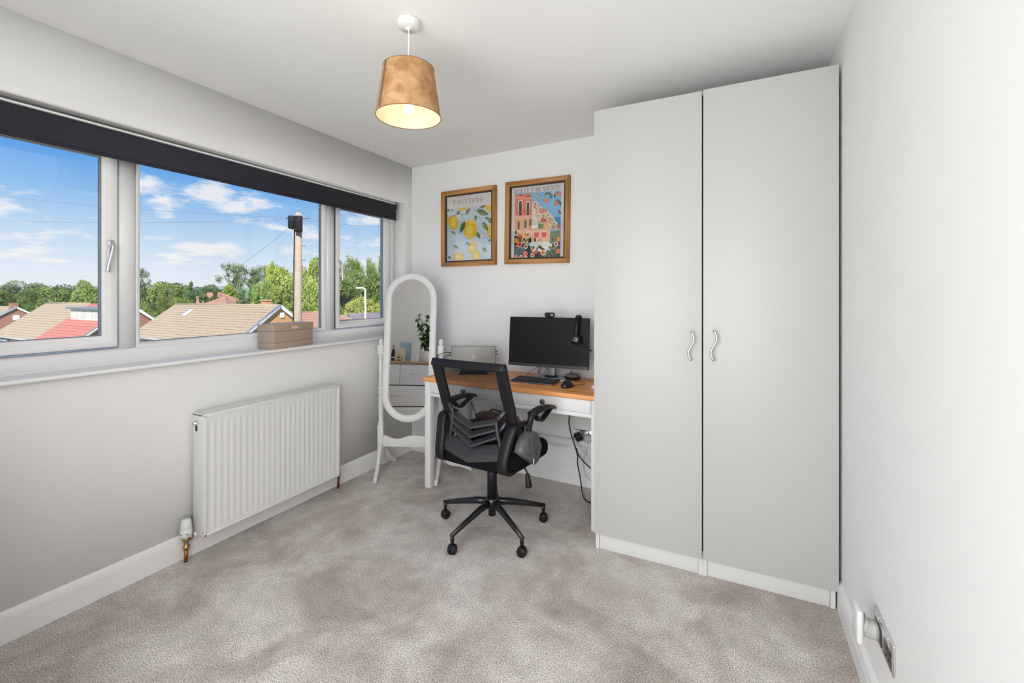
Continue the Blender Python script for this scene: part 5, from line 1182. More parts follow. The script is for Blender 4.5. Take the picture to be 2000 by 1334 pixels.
# ================================================================== CHEST OF DRAWERS (seen in the mirror)
def build_chest():
    c = thing('chest_of_drawers', 'white chest of drawers with wooden top reflected in the cheval mirror', 'chest', (0.045, -0.30, 0))
    W, D, H = 0.80, 0.50, 0.955
    OAKT = wood_mat('oak_chest_top', lin(204, 172, 132), lin(176, 142, 104), 0, 1.0, 0.5)
    part('chest_top', OAKT, c, lambda bm: box(bm, (-0.008, 0, H - 0.030), (W + 0.008, D + 0.012, H), 0.003))
    part('chest_carcass', WPAINT, c, lambda bm: [box(bm, (0, 0, 0), (0.018, D - 0.002, H - 0.03)), box(bm, (W - 0.018, 0, 0), (W, D - 0.002, H - 0.03)), box(bm, (0, 0, 0.02), (W, 0.01, H - 0.03)), box(bm, (0.018, 0.01, 0.04), (W - 0.018, D - 0.05, 0.06)), box(bm, (0.018, D - 0.04, 0.0), (W - 0.018, D - 0.03, 0.10))])
    part('drawer_gap_shade', SHADOWGAP, c, lambda bm: box(bm, (0.018, D - 0.030, 0.10), (W - 0.018, D - 0.022, H - 0.03)), smooth=False)  # dark sheet painted as the shade behind the drawer fronts
    for x0, x1, z0, z1 in ((0.004, 0.3795, 0.664, 0.918), (0.3835, W - 0.004, 0.664, 0.918), (0.004, W - 0.004, 0.406, 0.652), (0.004, W - 0.004, 0.105, 0.394)):
        d = part('drawer', WPAINT, c, lambda bm: box(bm, (x0, D - 0.020, z0), (x1, D - 0.002, z1), 0.0015))
        xm = (x0 + x1) / 2; zz = z0 + (z1 - z0) * 0.52; hw = 0.085 if x1 - x0 < 0.5 else 0.11
        part('bar_handle', STEEL, d, lambda bm: [tube(bm, [(xm - hw, D + 0.022, zz), (xm + hw, D + 0.022, zz)], 0.005, 10)] + [tube(bm, [(xm + s * (hw - 0.02), D - 0.003, zz), (xm + s * (hw - 0.02), D + 0.022, zz)], 0.004, 8) for s in (-1, 1)])
    zt_ = H
    # potted plant
    p = thing('potted_plant', 'leafy green plant in a ribbed white pot reflected in the mirror', 'plant', (0.765, -0.07, zt_))
    part('pot', mat('white_ceramic', (0.72, 0.71, 0.69), 0.35), p, lambda bm: lathe(bm, [(0.070, 0.0), (0.076, 0.004), (0.082, 0.06), (0.084, 0.15), (0.079, 0.151), (0.077, 0.13), (0.01, 0.128)], 36))
    part('soil', mat('potting_soil', (0.03, 0.02, 0.014), 0.95, bump=0.8, bscale=80), p, lambda bm: lathe(bm, [(0.0, 0.129), (0.076, 0.1295)], 20, cap=False))
    rnd = random.Random(5); LEAF = mat('glossy_leaf', lin(62, 96, 40), 0.35, var=0.25, vscale=20); STEM = mat('plant_stem', lin(86, 84, 50), 0.7)
    lb = newbm()
    vs = [lb.verts.new(q) for q in ((0, 0, 0), (0.013, 0.018, 0.004), (0.015, 0.036, 0.002), (0.008, 0.056, -0.006), (0, 0.068, -0.012), (-0.008, 0.056, -0.006), (-0.015, 0.036, 0.002), (-0.013, 0.018, 0.004), (0, 0.030, -0.003))]
    for k in range(8): lb.faces.new([vs[k], vs[(k + 1) % 8], vs[8]])
    leaf0 = obj('leaf', lb, LEAF, p); used = False
    for s in range(9):
        a = rnd.uniform(0, 6.28); lean = rnd.uniform(0.03, 0.17); hgt = rnd.uniform(0.25, 0.56) if s else 0.60
        path = bez([(0.012 * math.cos(a), 0.012 * math.sin(a), 0.128), (lean * .4 * math.cos(a), lean * .4 * math.sin(a), 0.13 + hgt * .45), (lean * math.cos(a), lean * math.sin(a), 0.13 + hgt * 0.9)], 6)
        part('stem', STEM, p, lambda bm: tube(bm, path, 0.0028, 6))
        for q in path[3:]:
            for _ in range(3):
                if used: o = inst(leaf0, p)
                else: o = leaf0; used = True
                sc = rnd.uniform(0.7, 1.25)
                o.matrix_local = Matrix.Translation(q) @ Matrix.Rotation(rnd.uniform(0, 6.28), 4, 'Z') @ RX(rnd.uniform(-50, 25)) @ RY(rnd.uniform(-25, 25)) @ Matrix.Scale(sc, 4)
    b = thing('picture_book', 'pale blue hardback leaning upright on the chest of drawers', 'book', (0.51, -0.16, zt_), rot=(R(-8), 0, R(4)))
    part('cover', mat('pale_blue_cover', lin(168, 196, 206), 0.5), b, lambda bm: box(bm, (-0.075, -0.012, 0), (0.075, 0.012, 0.275), 0.0015)); part('pages', mat('book_pages', (0.75, 0.73, 0.68), 0.8), b, lambda bm: box(bm, (-0.0755, -0.010, 0.003), (0.070, 0.010, 0.2755)))
    b = thing('greeting_card', 'cream floral card standing on the chest of drawers', 'card', (0.445, -0.075, zt_), rot=(R(-7), 0, R(6)))
    part('card_board', mat('cream_card', lin(226, 222, 196), 0.6), b, lambda bm: box(bm, (-0.055, -0.004, 0), (0.055, 0.004, 0.185), 0.001))
    fl = [lin(214, 120, 40), lin(226, 180, 60), lin(96, 124, 80), lin(206, 90, 70)]
    for k in range(14):
        part('flower_print', mat('card_ink_%d' % (k % 4), fl[k % 4], 0.7), b, lambda bm: lathe(bm, [(rnd.uniform(0.006, 0.013), 0), (0.001, 0.0004)], 10, TR(rnd.uniform(-0.04, 0.02), 0.0041, rnd.uniform(0.01, 0.11)) @ RX(-90)))
    b = thing('bottle', 'dark bottle with a pale neck standing on the chest of drawers', 'bottle', (0.345, -0.05, zt_))
    part('bottle_body', BLACKG, b, lambda bm: lathe(bm, [(0.022, 0), (0.024, 0.004), (0.024, 0.13), (0.018, 0.155), (0.010, 0.17)], 20)); part('bottle_neck', mat('tan_neck', lin(190, 150, 96), 0.4), b, lambda bm: lathe(bm, [(0.010, 0.168), (0.009, 0.20), (0.011, 0.203), (0.011, 0.222), (0.004, 0.226)], 16))
    part('bottle_band', mat('pale_pink_band', lin(214, 180, 168), 0.5), b, lambda bm: lathe(bm, [(0.0243, 0.05), (0.0245, 0.052), (0.0245, 0.064), (0.0243, 0.066)], 20))
build_chest()

# ================================================================== OUTSIDE
GZ = -4.6
bm = newbm(); box(bm, (-500, -300, GZ - 0.5), (60, 500, GZ)); struct('ground_outside', bm, mat('garden_ground', lin(120, 132, 90), 0.95, var=0.2, vscale=0.2), smooth=False)
def brick_mat(name, c1, c2, mortar):
    m = bpy.data.materials.new(name); m.use_nodes = True; nt = m.node_tree; N = nt.nodes; L = nt.links; b = N['Principled BSDF']; b.inputs['Roughness'].default_value = 0.9
    tc = N.new('ShaderNodeTexCoord'); sp = N.new('ShaderNodeSeparateXYZ'); L.new(tc.outputs['Object'], sp.inputs[0]); ad = N.new('ShaderNodeMath'); L.new(sp.outputs[0], ad.inputs[0]); L.new(sp.outputs[1], ad.inputs[1])
    cb = N.new('ShaderNodeCombineXYZ'); L.new(ad.outputs[0], cb.inputs[0]); L.new(sp.outputs[2], cb.inputs[1])
    t = N.new('ShaderNodeTexBrick'); t.inputs['Scale'].default_value = 1.0; t.inputs['Brick Width'].default_value = 0.225; t.inputs['Row Height'].default_value = 0.075; t.inputs['Mortar Size'].default_value = 0.008
    t.inputs['Color1'].default_value = c1; t.inputs['Color2'].default_value = c2; t.inputs['Mortar'].default_value = mortar; L.new(cb.outputs[0], t.inputs[0]); L.new(t.outputs[0], b.inputs['Base Color'])
    return m
BRICK_R = brick_mat('red_brick', lin(172, 104, 84), lin(150, 88, 74), lin(190, 170, 150)); BRICK_O = brick_mat('orange_brick', lin(214, 150, 96), lin(196, 126, 78), lin(216, 196, 164))
TILE_T = mat('tan_roof_tile', lin(176, 158, 132), 0.9, var=0.14, vscale=2.5, detail=6); TILE_R = mat('red_roof_tile', lin(190, 122, 106), 0.9, var=0.10, vscale=3); TILE_B = mat('brown_roof_tile', lin(178, 138, 116), 0.9, var=0.12, vscale=3); TILE_P = mat('slate_roof_tile', lin(148, 136, 140), 0.9, var=0.12, vscale=3)
WBOARD = mat('white_bargeboard', (0.82, 0.82, 0.82), 0.5); LEAD = mat('lead_grey', lin(130, 138, 150), 0.6); HGLASS = mat('house_window_glass', lin(120, 136, 140), 0.1); CURT = mat('net_curtain', lin(206, 204, 196), 0.8)
def slope(bm, e0, e1, r0, r1, n, step=0.035):
    """tiled roof slope in stepped courses from eave (e0,e1) to ridge (r0,r1)"""
    e0, e1, r0, r1 = map(Vector, (e0, e1, r0, r1)); nrm = (e1 - e0).cross(r0 - e0).normalized()
    if nrm.z < 0: nrm = -nrm
    for k in range(n):
        a, b = k / n, (k + 1) / n
        A0, A1, B0, B1 = e0.lerp(r0, a) + nrm * step, e1.lerp(r1, a) + nrm * step, e0.lerp(r0, b) + nrm * 0.002, e1.lerp(r1, b) + nrm * 0.002
        C0, C1 = e0.lerp(r0, a), e1.lerp(r1, a)
        vs = [bm.verts.new(p) for p in (A0, A1, B1, B0)]
        try: bm.faces.new(vs)
        except ValueError: pass
        w = [bm.verts.new(p) for p in (C0, C1, A1, A0)]
        bm.faces.new(w)
    bm.faces.new([bm.verts.new(p) for p in (e0, r0, r1, e1)])
def gable_house(label, xg, yr, zr, length, half, ze, brick, tiles, split=None, name='bungalow'):
    h = thing(name, label, 'house', (xg, yr, GZ)); H = zr - GZ; E = ze - GZ; ov = 0.25
    k = (H - E) / half
    def walls(bm):
        prism(bm, [(-half + ov, 0), (half - ov, 0), (half - ov, E + k * ov * 0.6), (0, H - 0.12), (-half + ov, E + k * ov * 0.6)], -length + 0.2, -0.15, SIDE)
    part('wall', brick, h, walls, smooth=False)
    segs = [(0.0, split, tiles[0]), (split, -length, tiles[1])] if split else [(0.0, -length, tiles[0])]
    for xa, xb, tm in segs:
        part('ridge', tm, h, lambda bm: tube(bm, [(xa, 0, H + 0.01), (xb, 0, H + 0.01)], 0.09, 8))
        part('roof_slope', tm, h, lambda bm: slope(bm, (xb, -half, E), (xa, -half, E), (xb, 0, H), (xa, 0, H), 15), smooth=False, kind='stuff')
        part('roof_slope', tm, h, lambda bm: slope(bm, (xa, half, E), (xb, half, E), (xa, 0, H), (xb, 0, H), 15), smooth=False, kind='stuff')
    for s in (-1, 1):
        part('bargeboard', WBOARD, h, lambda bm: sweep(bm, [(0.02, s * half, E - 0.06), (0.02, 0, H - 0.06)], rect(0.06, 0.24), (1, 0, 0)))
        part('verge_flashing', LEAD, h, lambda bm: sweep(bm, [(-0.05, s * half, E + 0.07), (-0.05, 0, H + 0.07)], rect(0.22, 0.05), (1, 0, 0)))
        part('gutter', WBOARD, h, lambda bm: box(bm, (-length, s * (half - 0.03) - 0.07, E - 0.16), (-0.1, s * (half - 0.03) + 0.07, E - 0.01)))
    return h, E, H
def hwin(h, lo, hi, axis, d=0.05):
    """casement window proud of a wall; axis 'y' faces -y, axis 'x' faces +x"""
    w = part('window', WBOARD, h, lambda bm: box(bm, lo, hi, 0.01))
    cx = [(a + b) / 2 for a, b in zip(lo, hi)]
    if axis == 'y':
        n = max(1, int(round((hi[0] - lo[0]) / 0.8))); sx = (hi[0] - lo[0]) / n
        for k in range(n): part('window_pane', HGLASS if k % 2 else CURT, w, lambda bm: box(bm, (lo[0] + sx * k + 0.09, lo[1] - 0.012, lo[2] + 0.1), (lo[0] + sx * (k + 1) - 0.09, lo[1] + 0.01, hi[2] - 0.1)), smooth=False)
    else: part('window_pane', HGLASS, w, lambda bm: box(bm, (hi[0] - 0.01, lo[1] + 0.09, lo[2] + 0.09), (hi[0] + 0.012, hi[1] - 0.09, hi[2] - 0.09)), smooth=False)
# tan roofed bungalow in the middle pane
h, E, H = gable_house('tan-tiled bungalow with an orange brick gable behind the utility pole', -29.0, 22.5, 0.515, 14.8, 3.6, -2.16, BRICK_O, [TILE_T])
part('gable_vent', WBOARD, h, lambda bm: box(bm, (-0.16, 0.05, H - 0.95), (-0.08, 0.38, H - 0.55), 0.01)); part('gable_light', BLACKP, h, lambda bm: box(bm, (-0.16, -0.10, H - 1.65), (-0.02, 0.06, H - 1.45), 0.02))
part('roof_window', WBOARD, h, lambda bm: box(bm, (-11.2, -0.45, 0), (-10.6, 0.45, 0.06), M=TR(0, -1.0, H - 0.70) @ RX(math.degrees(math.atan2(H - E, 3.6)))))
part('chimney', BRICK_O, h, lambda bm: [box(bm, (-3.6, 0.8, H - 1.0), (-3.0, 1.3, H + 0.35)), box(bm, (-3.66, 0.74, H + 0.35), (-2.94, 1.36, H + 0.45))], smooth=False)
for x in (-13.2, -10.6, -8.2): hwin(h, (x, -3.44, E - 1.5), (x + 1.7, -3.30, E - 0.3), 'y')
# bungalow with half red roof in the left pane
h, E, H = gable_house('bungalow with half tan, half red roof and a white dormer', -46.3, 20.2, 0.476, 18.6, 4.0, -2.72, BRICK_R, [TILE_R, TILE_T], -8.0)
d = part('dormer', WBOARD, h, lambda bm: box(bm, (-7.1, -1.80, H - 1.44), (-1.2, 0.0, H - 0.40), 0.01))
part('dormer_roof', LEAD, d, lambda bm: box(bm, (-7.4, -2.05, H - 0.40), (-0.9, 0.1, H - 0.25), 0.01))
for x in (-5.9, -4.9, -3.0, -2.2): part('dormer_window', CURT, d, lambda bm: box(bm, (x, -1.815, H - 1.24), (x + (1.1 if x == -4.9 else 0.6), -1.79, H - 0.52)), smooth=False)
part('gable_vent', WBOARD, h, lambda bm: box(bm, (-0.16, -0.2, H - 1.15), (-0.08, 0.2, H - 0.75), 0.01))
for x in (-17.6, -14.2, -9.6, -5.4): hwin(h, (x, -3.84, E - 1.45), (x + 2.4, -3.70, E - 0.28), 'y')
part('satellite_dish', LEAD, h, lambda bm: lathe(bm, [(0.02, 0), (0.22, 0.03), (0.34, 0.10), (0.35, 0.11), (0.22, 0.045), (0.02, 0.015)], 20, TR(0.30, 2.2, H - 2.0) @ RY(60)))
h, E, H = gable_house('far red brick gable house with tan roof at the left treeline', -91.2, 25.0, -0.41, 14.0, 4.2, -3.1, BRICK_R, [TILE_T], name='house')
part('gable_vent', WBOARD, h, lambda bm: box(bm, (-0.16, -0.35, H - 1.9), (-0.05, 0.35, H - 1.2), 0.01)); part('chimney', BRICK_R, h, lambda bm: box(bm, (-1.6, -0.4, H - 0.4), (-0.8, 0.4, H + 0.6)), smooth=False)
def hip_house(label, loc, rz, L_, half, E, H, hip, brick, tile):
    h = thing('house', label, 'house', (loc[0], loc[1], GZ), rz)
    part('wall', brick, h, lambda bm: box(bm, (-L_ + 0.3, -half + 0.3, 0), (-0.3, half - 0.3, E)), smooth=False)
    A, B = (-hip, 0, H), (-L_ + hip, 0, H)
    for pts in (((-L_, -half, E), (0, -half, E), B, A), ((0, half, E), (-L_, half, E), A, B), ((0, -half, E), (0, half, E), A, A), ((-L_, half, E), (-L_, -half, E), B, B)):
        part('roof_slope', tile, h, lambda bm: slope(bm, *pts, 13), smooth=False, kind='stuff')
    for q in ((0, -half, E), (0, half, E)): part('hip_tiles', tile, h, lambda bm: tube(bm, [q, A], 0.10, 6))
    part('ridge', tile, h, lambda bm: tube(bm, [A, B], 0.10, 6)); part('gutter', WBOARD, h, lambda bm: box(bm, (-L_ - 0.05, -half - 0.05, E - 0.16), (0.05, half + 0.05, E - 0.03)))
    return h
hip_house('brown hip-roofed house beyond the utility pole', (-29.5, 31.4), 0, 14, 3.9, 2.0, 4.15, 4.0, BRICK_R, TILE_B)
hip_house('slate grey hip-roofed house behind the street lamp', (-41.7, 36.8), -90, 15, 4.2, 1.9, 3.49, 4.2, BRICK_R, TILE_P)
q = at(436, 572, 85); hip_house('distant red-roofed house among the trees', (q.x + 4, q.y), 15, 10, 3.8, q.z - GZ - 2.3, q.z - GZ, 3.5, BRICK_R, mat('hazy_red_tile', lin(188, 136, 116), 0.9, var=0.1, vscale=3))  # red tile colour paled to paint in the haze of distance
q = at(452, 581, 66); hip_house('distant tan-roofed house in front of a red roof', (q.x + 3, q.y), 15, 7, 3.2, q.z - GZ - 1.9, q.z - GZ, 3.0, BRICK_R, TILE_B)

# ------------------------------------------------------------------ utility pole, wires, street lamp
def build_pole():
    b = at(579, 577, 17.0); PB = Vector((b.x, b.y, GZ)); t = at(583.5, 416, 17.0) - PB
    p = thing('utility_pole', 'weathered timber utility pole with black cable boxes near the top', 'pole', PB)
    POLE = mat('weathered_timber', lin(176, 160, 140), 0.9, var=0.22, vscale=6, bump=0.5, bscale=20, detail=6)
    part('timber_post', POLE, p, lambda bm: tube(bm, [(0, 0, 0), t * 0.5, t], [0.165, 0.140, 0.118], 16))
    def onp(f, side=0.0, fwd=0.0): return t * f + RT * side + FW * fwd
    for f, sd, w, hh in ((0.950, 0.10, 0.24, 0.62), (0.957, -0.17, 0.22, 0.50)):
        part('cable_box', BLACKP, p, lambda bm: box(bm, (-w / 2, -0.10, -hh / 2), (w / 2, 0.10, hh / 2), 0.05, 3, M=Matrix.Translation(onp(f, sd, -0.20)) @ Matrix.Rotation(YAW, 4, 'Z')))
    for i in range(5):
        part('cable_loop', BLACKP, p, lambda bm: tube(bm, bez([onp(0.985, -0.12 + 0.05 * i, -0.14), onp(0.962, -0.20 + 0.08 * i, -0.30), onp(0.925, -0.14 + 0.06 * i, -0.20)], 6), 0.014, 6))
    part('cross_bracket', LEAD, p, lambda bm: sweep(bm, [onp(0.976, -0.42, -0.12), onp(0.976, 0.45, -0.12)], rect(0.05, 0.05), (0, 0, 1)))
    for i, f in enumerate((0.80, 0.745, 0.62, 0.50, 0.86, 0.68)):
        s_ = 1 if i % 2 == 0 else -1
        part('climbing_step', LEAD, p, lambda bm: tube(bm, [onp(f, 0.0, 0), onp(f, s_ * 0.28, -0.03), onp(f + 0.006, s_ * 0.285, -0.03)], 0.016, 6))
    part('cable_guard', BLACKP, p, lambda bm: tube(bm, [onp(0.02, -0.15, -0.06), onp(0.5, -0.145, -0.05), onp(0.93, -0.13, -0.05)], 0.026, 8))
    TOP = PB + t * 0.972
    def wire(lb, a, c, sag):
        a, c = Vector(a), Vector(c); pts = [a.lerp(c, k / 20) - UP * sag * 4 * (k / 20) * (1 - k / 20) for k in range(21)]
        tag(part('overhead_wire', mat('wire_grey', (0.22, 0.24, 0.27), 0.6), None, lambda bm: tube(bm, pts, 0.006, 6)), lb, 'wire', 'overhead wires')
    wire('upper overhead wire strung from the utility pole across the blue sky', TOP - RT * 0.12 + UP * 0.06, at(-120, 366, 30), 0.25)
    wire('middle overhead wire strung from the utility pole across the pale sky', TOP - RT * 0.14, at(-120, 424, 34), 0.25)
    wire('sagging overhead wire running from the utility pole to the half-red bungalow', TOP - RT * 0.12 - UP * 0.1, (-46.3, 20.2, 0.55), 1.3)
    wire('overhead wire running from the utility pole towards the street lamp', TOP + RT * 0.12, at(860, 425, 40), 0.5)
build_pole()
def build_street_lamp():
    b = at(713.5, 577, 26.0); l = thing('street_lamp', 'slim white street lamp post in front of the slate roof', 'lamp post', (b.x, b.y, GZ)); H = at(713.5, 565, 26).z - GZ
    WM = mat('galvanised_white', lin(222, 222, 220), 0.5)
    part('lamp_post', WM, l, lambda bm: tube(bm, [(0, 0, 0), (0, 0, H * 0.5), (0, 0, H)], [0.075, 0.060, 0.045], 12))
    part('lamp_arm', WM, l, lambda bm: tube(bm, bez([(0, 0, H - 0.02), -RT * 0.10 + UP * (H + 0.06), -RT * 0.30 + UP * (H + 0.08)], 5), 0.04, 8))
    part('lantern', WM, l, lambda bm: box(bm, (-0.22, -0.09, -0.05), (0.22, 0.09, 0.05), 0.04, 3, M=Matrix.Translation(-RT * 0.32 + UP * (H + 0.07)) @ Matrix.Rotation(YAW, 4, 'Z')))
build_street_lamp()

# ------------------------------------------------------------------ trees
def leaf_material(name, c1, c2):
    m = bpy.data.materials.new(name); m.use_nodes = True; nt = m.node_tree; N = nt.nodes; L = nt.links; N.clear()
    out = N.new('ShaderNodeOutputMaterial'); d = N.new('ShaderNodeBsdfDiffuse'); t = N.new('ShaderNodeBsdfTranslucent'); mx = N.new('ShaderNodeMixShader'); mx.inputs[0].default_value = 0.35
    tc = N.new('ShaderNodeTexCoord'); n = N.new('ShaderNodeTexNoise'); n.inputs['Scale'].default_value = 6; n.inputs['Detail'].default_value = 4; L.new(tc.outputs['Object'], n.inputs[0])
    r = N.new('ShaderNodeValToRGB'); r.color_ramp.elements[0].position = 0.35; r.color_ramp.elements[1].position = 0.65; r.color_ramp.elements[0].color = c1; r.color_ramp.elements[1].color = c2; L.new(n.outputs[0], r.inputs[0])
    oi = N.new('ShaderNodeObjectInfo'); mr = N.new('ShaderNodeMapRange'); mr.inputs[3].default_value = 0.82; mr.inputs[4].default_value = 1.18; L.new(oi.outputs['Random'], mr.inputs[0]); hs = N.new('ShaderNodeHueSaturation'); L.new(mr.outputs[0], hs.inputs['Value']); L.new(r.outputs[0], hs.inputs['Color'])
    for q in (d, t): L.new(hs.outputs[0], q.inputs[0])
    L.new(d.outputs[0], mx.inputs[1]); L.new(t.outputs[0], mx.inputs[2]); L.new(mx.outputs[0], out.inputs[0]); return m
LM = {'mid': leaf_material('leaves_mid_green', lin(112, 138, 66), lin(170, 190, 112)), 'bright': leaf_material('leaves_bright_green', lin(142, 164, 66), lin(200, 212, 116)), 'dark': leaf_material('leaves_dark_green', lin(86, 114, 76), lin(136, 160, 110)), 'lime': leaf_material('leaves_yellow_green', lin(170, 180, 86), lin(212, 214, 130)), 'hazy': leaf_material('leaves_hazy_green', lin(122, 142, 104), lin(166, 182, 138))}  # hazy green has the distance haze painted into the leaf colour
BARK = mat('tree_bark', lin(104, 92, 76), 0.95, var=0.2, vscale=3)
def crown_mesh(kind, seed, n):
    """unit crown: x,y in -0.5..0.5, z in 0..1"""
    r = random.Random(seed); V = []; Fc = []
    blobs = []
    if kind == 'round':
        for _ in range(22):
            a = r.uniform(0, 6.28); z = r.uniform(0.1, 0.86); rad = 0.36 * math.sqrt(max(0.05, 1 - (2 * z - 0.95) ** 2)) * r.uniform(0.5, 1.0); blobs.append((rad * math.cos(a), rad * math.sin(a), z, r.uniform(0.10, 0.19)))
    elif kind == 'cone':
        for _ in range(34):
            z = r.uniform(0.03, 0.95); a = r.uniform(0, 6.28); rad = 0.36 * (1 - z) ** 0.75 * r.uniform(0.5, 1.05); blobs.append((rad * math.cos(a), rad * math.sin(a), z, 0.05 + 0.11 * (1 - z)))
    elif kind == 'airy':
        for _ in range(34):
            a = r.uniform(0, 6.28); z = r.uniform(0.15, 0.94); rad = 0.40 * math.sqrt(max(0.08, 1 - (2 * z - 1.1) ** 2)) * r.uniform(0.3, 1.05); blobs.append((rad * math.cos(a), rad * math.sin(a), z, r.uniform(0.05, 0.11)))
    sz = {'round': 0.020, 'cone': 0.018, 'airy': 0.017}[kind]
    tot = sum(b[3] ** 2 for b in blobs)
    for bx_, by_, bz_, br in blobs:
        for _ in range(int(n * br * br / tot)):
            u = r.uniform(-1, 1); a = r.uniform(0, 6.28); q = math.sqrt(1 - u * u); rr = br * (r.uniform(0.72, 1.1) if kind != 'airy' else r.uniform(0.2, 1.35))
            c = Vector((bx_ + rr * q * math.cos(a), by_ + rr * q * math.sin(a), max(0.0, bz_ + rr * u)))
            t1 = Vector((r.gauss(0, 1), r.gauss(0, 1), r.gauss(0, 1))).normalized(); t2 = t1.orthogonal().normalized(); s_ = sz * r.uniform(0.7, 1.5)
            if kind == 'cone': t1 = (Vector((q * math.cos(a), q * math.sin(a), 0.9)) + t1 * 0.4).normalized(); t2 = t1.orthogonal().normalized()
            i = len(V); V += [c - t1 * s_ * 1.3, c + t2 * s_ * 0.6, c + t1 * s_ * 1.3, c - t2 * s_ * 0.6]; Fc.append((i, i + 1, i + 2, i + 3))
    me = bpy.data.meshes.new('crown_' + kind); me.from_pydata([tuple(v) for v in V], [], Fc); me.update(); return me
CROWNS = {'round': [crown_mesh('round', 11 + k, 5200) for k in range(3)], 'cone': [crown_mesh('cone', 31 + k, 5200) for k in range(2)], 'airy': [crown_mesh('airy', 51 + k, 3000) for k in range(2)]}
CM_CACHE = {}
def tree(u, vtop, depth, wpx, kind, leaf, label, group, base_frac=0.16, wz=1.0):
    top = at(u, vtop, depth); w = wpx / F_PX * depth; h = top.z - GZ
    t = thing('tree' if h > 3 else 'bush', label, 'tree' if h > 3 else 'bush', (top.x, top.y, GZ), group=group)
    rnd = random.Random(int(u * 7 + vtop)); idx = rnd.randrange(len(CROWNS[kind])); key = (kind, idx, leaf)
    if key not in CM_CACHE:
        me = CROWNS[kind][idx].copy(); me.materials.append(LM[leaf]); CM_CACHE[key] = me
    c = bpy.data.objects.new('crown', CM_CACHE[key]); COL.objects.link(c); c.parent = t; c['kind'] = 'stuff'
    z0 = h * base_frac; c.location = (0, 0, z0); c.scale = (w, w, (h - z0) * 1.0); c.rotation_euler = (0, 0, rnd.uniform(0, 6.28))
    part('trunk', BARK, t, lambda bm: [tube(bm, [(0, 0, 0), (0.02 * w, 0, h * 0.35), (0, 0.02 * w, h * 0.72)], [w * 0.035 + 0.05, w * 0.026 + 0.04, w * 0.010 + 0.02], 8)] + ([tube(bm, [(0, 0, h * (0.35 + 0.1 * k)), (w * 0.18 * math.cos(k * 2.1), w * 0.18 * math.sin(k * 2.1), h * (0.55 + 0.08 * k)), (w * 0.26 * math.cos(k * 2.1), w * 0.26 * math.sin(k * 2.1), h * (0.70 + 0.06 * k))], [w * 0.014 + 0.02, w * 0.010 + 0.01, 0.01], 6) for k in range(4)]))
GL = 'trees beyond the bungalows'
FAR = 'hazy deciduous tree on the far skyline'; DK = 'dark green conifer among the trees beyond the bungalows'
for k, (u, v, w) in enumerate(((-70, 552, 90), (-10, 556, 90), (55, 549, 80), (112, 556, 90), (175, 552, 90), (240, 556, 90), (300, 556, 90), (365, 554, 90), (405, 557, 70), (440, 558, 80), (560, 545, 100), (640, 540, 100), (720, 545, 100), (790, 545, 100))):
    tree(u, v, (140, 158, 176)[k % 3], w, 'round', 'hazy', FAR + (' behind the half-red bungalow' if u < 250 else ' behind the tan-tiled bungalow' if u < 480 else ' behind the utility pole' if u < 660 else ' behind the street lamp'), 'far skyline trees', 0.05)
for k, (u, v, w) in enumerate(((-20, 562, 70), (20, 568, 70), (70, 560, 70))): tree(u, v, (112, 122)[k % 2], w, 'round', 'mid', 'rounded green tree behind the far red brick gable house', GL, 0.05)
for k, (u, v, w) in enumerate(((110, 560, 66), (140, 553, 66), (172, 549, 66), (212, 558, 70))): tree(u, v, (80, 92)[k % 2], w, 'round', 'mid', 'rounded green tree behind the half-red bungalow', GL, 0.05)
for k, (u, v, w) in enumerate(((296, 552, 70), (340, 553, 66))): tree(u, v, (76, 88)[k % 2], w, 'round', 'mid', 'rounded green tree behind the tan-tiled bungalow', GL, 0.05)
tree(445, 556, 98, 50, 'round', 'bright', 'small rounded tree above the distant red roofs', GL, 0.05)
for k, (u, v, w) in enumerate(((322, 570, 44), (356, 573, 44), (274, 580, 40))): tree(u, v, (60, 66)[k % 2], w, 'round', 'bright', 'low bright green tree just behind the tan roof', GL, 0.05)
for k, (u, v, w) in enumerate(((372, 551, 50), (398, 560, 44), (418, 562, 42), (492, 556, 50), (472, 566, 44))): tree(u, v, (70, 76, 70, 58, 60)[k], w, 'cone', 'dark', DK, GL, 0.02)
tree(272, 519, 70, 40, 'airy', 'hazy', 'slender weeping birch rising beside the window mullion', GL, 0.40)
for k, (u, v, w) in enumerate(((455, 513, 66), (488, 516, 66), (522, 518, 66))): tree(u, v, (110, 122, 134)[k], w, 'airy', 'hazy', 'tall open-crowned tree with visible branches on the skyline', GL, 0.28)
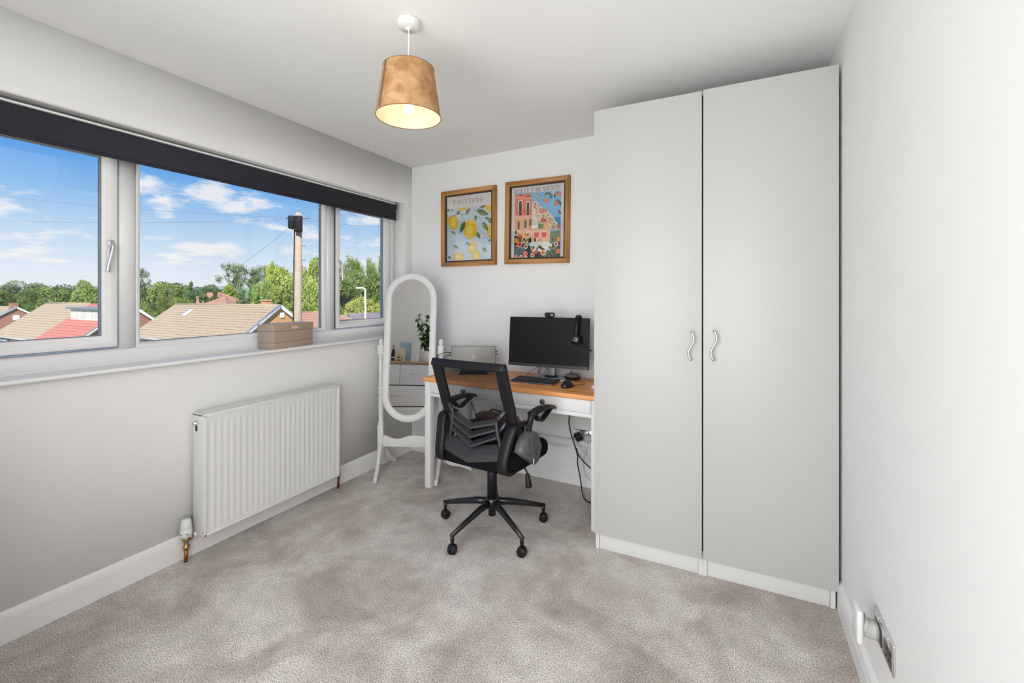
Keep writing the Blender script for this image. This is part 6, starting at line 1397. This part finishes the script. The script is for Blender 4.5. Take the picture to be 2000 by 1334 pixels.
for k, (u, v, w, kd) in enumerate(((530, 512, 62, 'cone'), (552, 506, 66, 'round'), (580, 503, 64, 'cone'), (602, 506, 66, 'round'), (628, 506, 66, 'round'), (646, 512, 60, 'cone'))): tree(u, v, (66, 73, 80)[k % 3], w, kd, 'bright', 'tall bright green evergreen beyond the utility pole', GL, 0.0)
for k, (u, v, w) in enumerate(((512, 548, 60), (545, 540, 64), (575, 545, 64), (606, 540, 66), (626, 548, 66))): tree(u, v, (57, 62, 67, 58, 64)[k], w, 'round', 'bright' if k % 2 else 'mid', ('bright' if k % 2 else 'mid') + ' green leafy tree filling the gap behind the utility pole', GL, 0.0)
for k, (u, v, w) in enumerate(((664, 512, 46), (690, 498, 44), (714, 506, 42), (737, 499, 46), (765, 505, 46))): tree(u, v, (108, 116)[k % 2], w, 'airy', 'mid', 'tall feathery tree above the street lamp', GL, 0.15)
for k, (u, v, w) in enumerate(((672, 532, 74), (708, 528, 74), (745, 530, 74), (785, 535, 74))): tree(u, v, (86, 95)[k % 2], w, 'round', 'mid', 'dense green tree behind the street lamp', GL, 0.0)
for k, (u, v, w) in enumerate(((690, 586, 50), (716, 580, 56), (744, 584, 54))): tree(u, v, (70, 74)[k % 2], w, 'round', 'lime', 'yellow-green bush behind the slate roof', 'yellow-green bushes', 0.0)
# low wooded hills on the horizon
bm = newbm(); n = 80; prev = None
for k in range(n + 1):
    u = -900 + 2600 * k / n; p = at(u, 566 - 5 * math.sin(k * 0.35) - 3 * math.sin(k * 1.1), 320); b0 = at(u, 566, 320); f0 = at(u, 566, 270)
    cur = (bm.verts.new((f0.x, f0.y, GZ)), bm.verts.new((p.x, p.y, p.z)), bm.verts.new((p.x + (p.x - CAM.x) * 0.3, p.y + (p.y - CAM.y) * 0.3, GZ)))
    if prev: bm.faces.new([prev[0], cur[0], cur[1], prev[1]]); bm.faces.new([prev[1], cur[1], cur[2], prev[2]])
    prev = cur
struct('hills', bm, mat('hazy_wooded_hill', lin(150, 168, 140), 0.95, var=0.15, vscale=0.05))  # distance haze is mixed into the hill colour
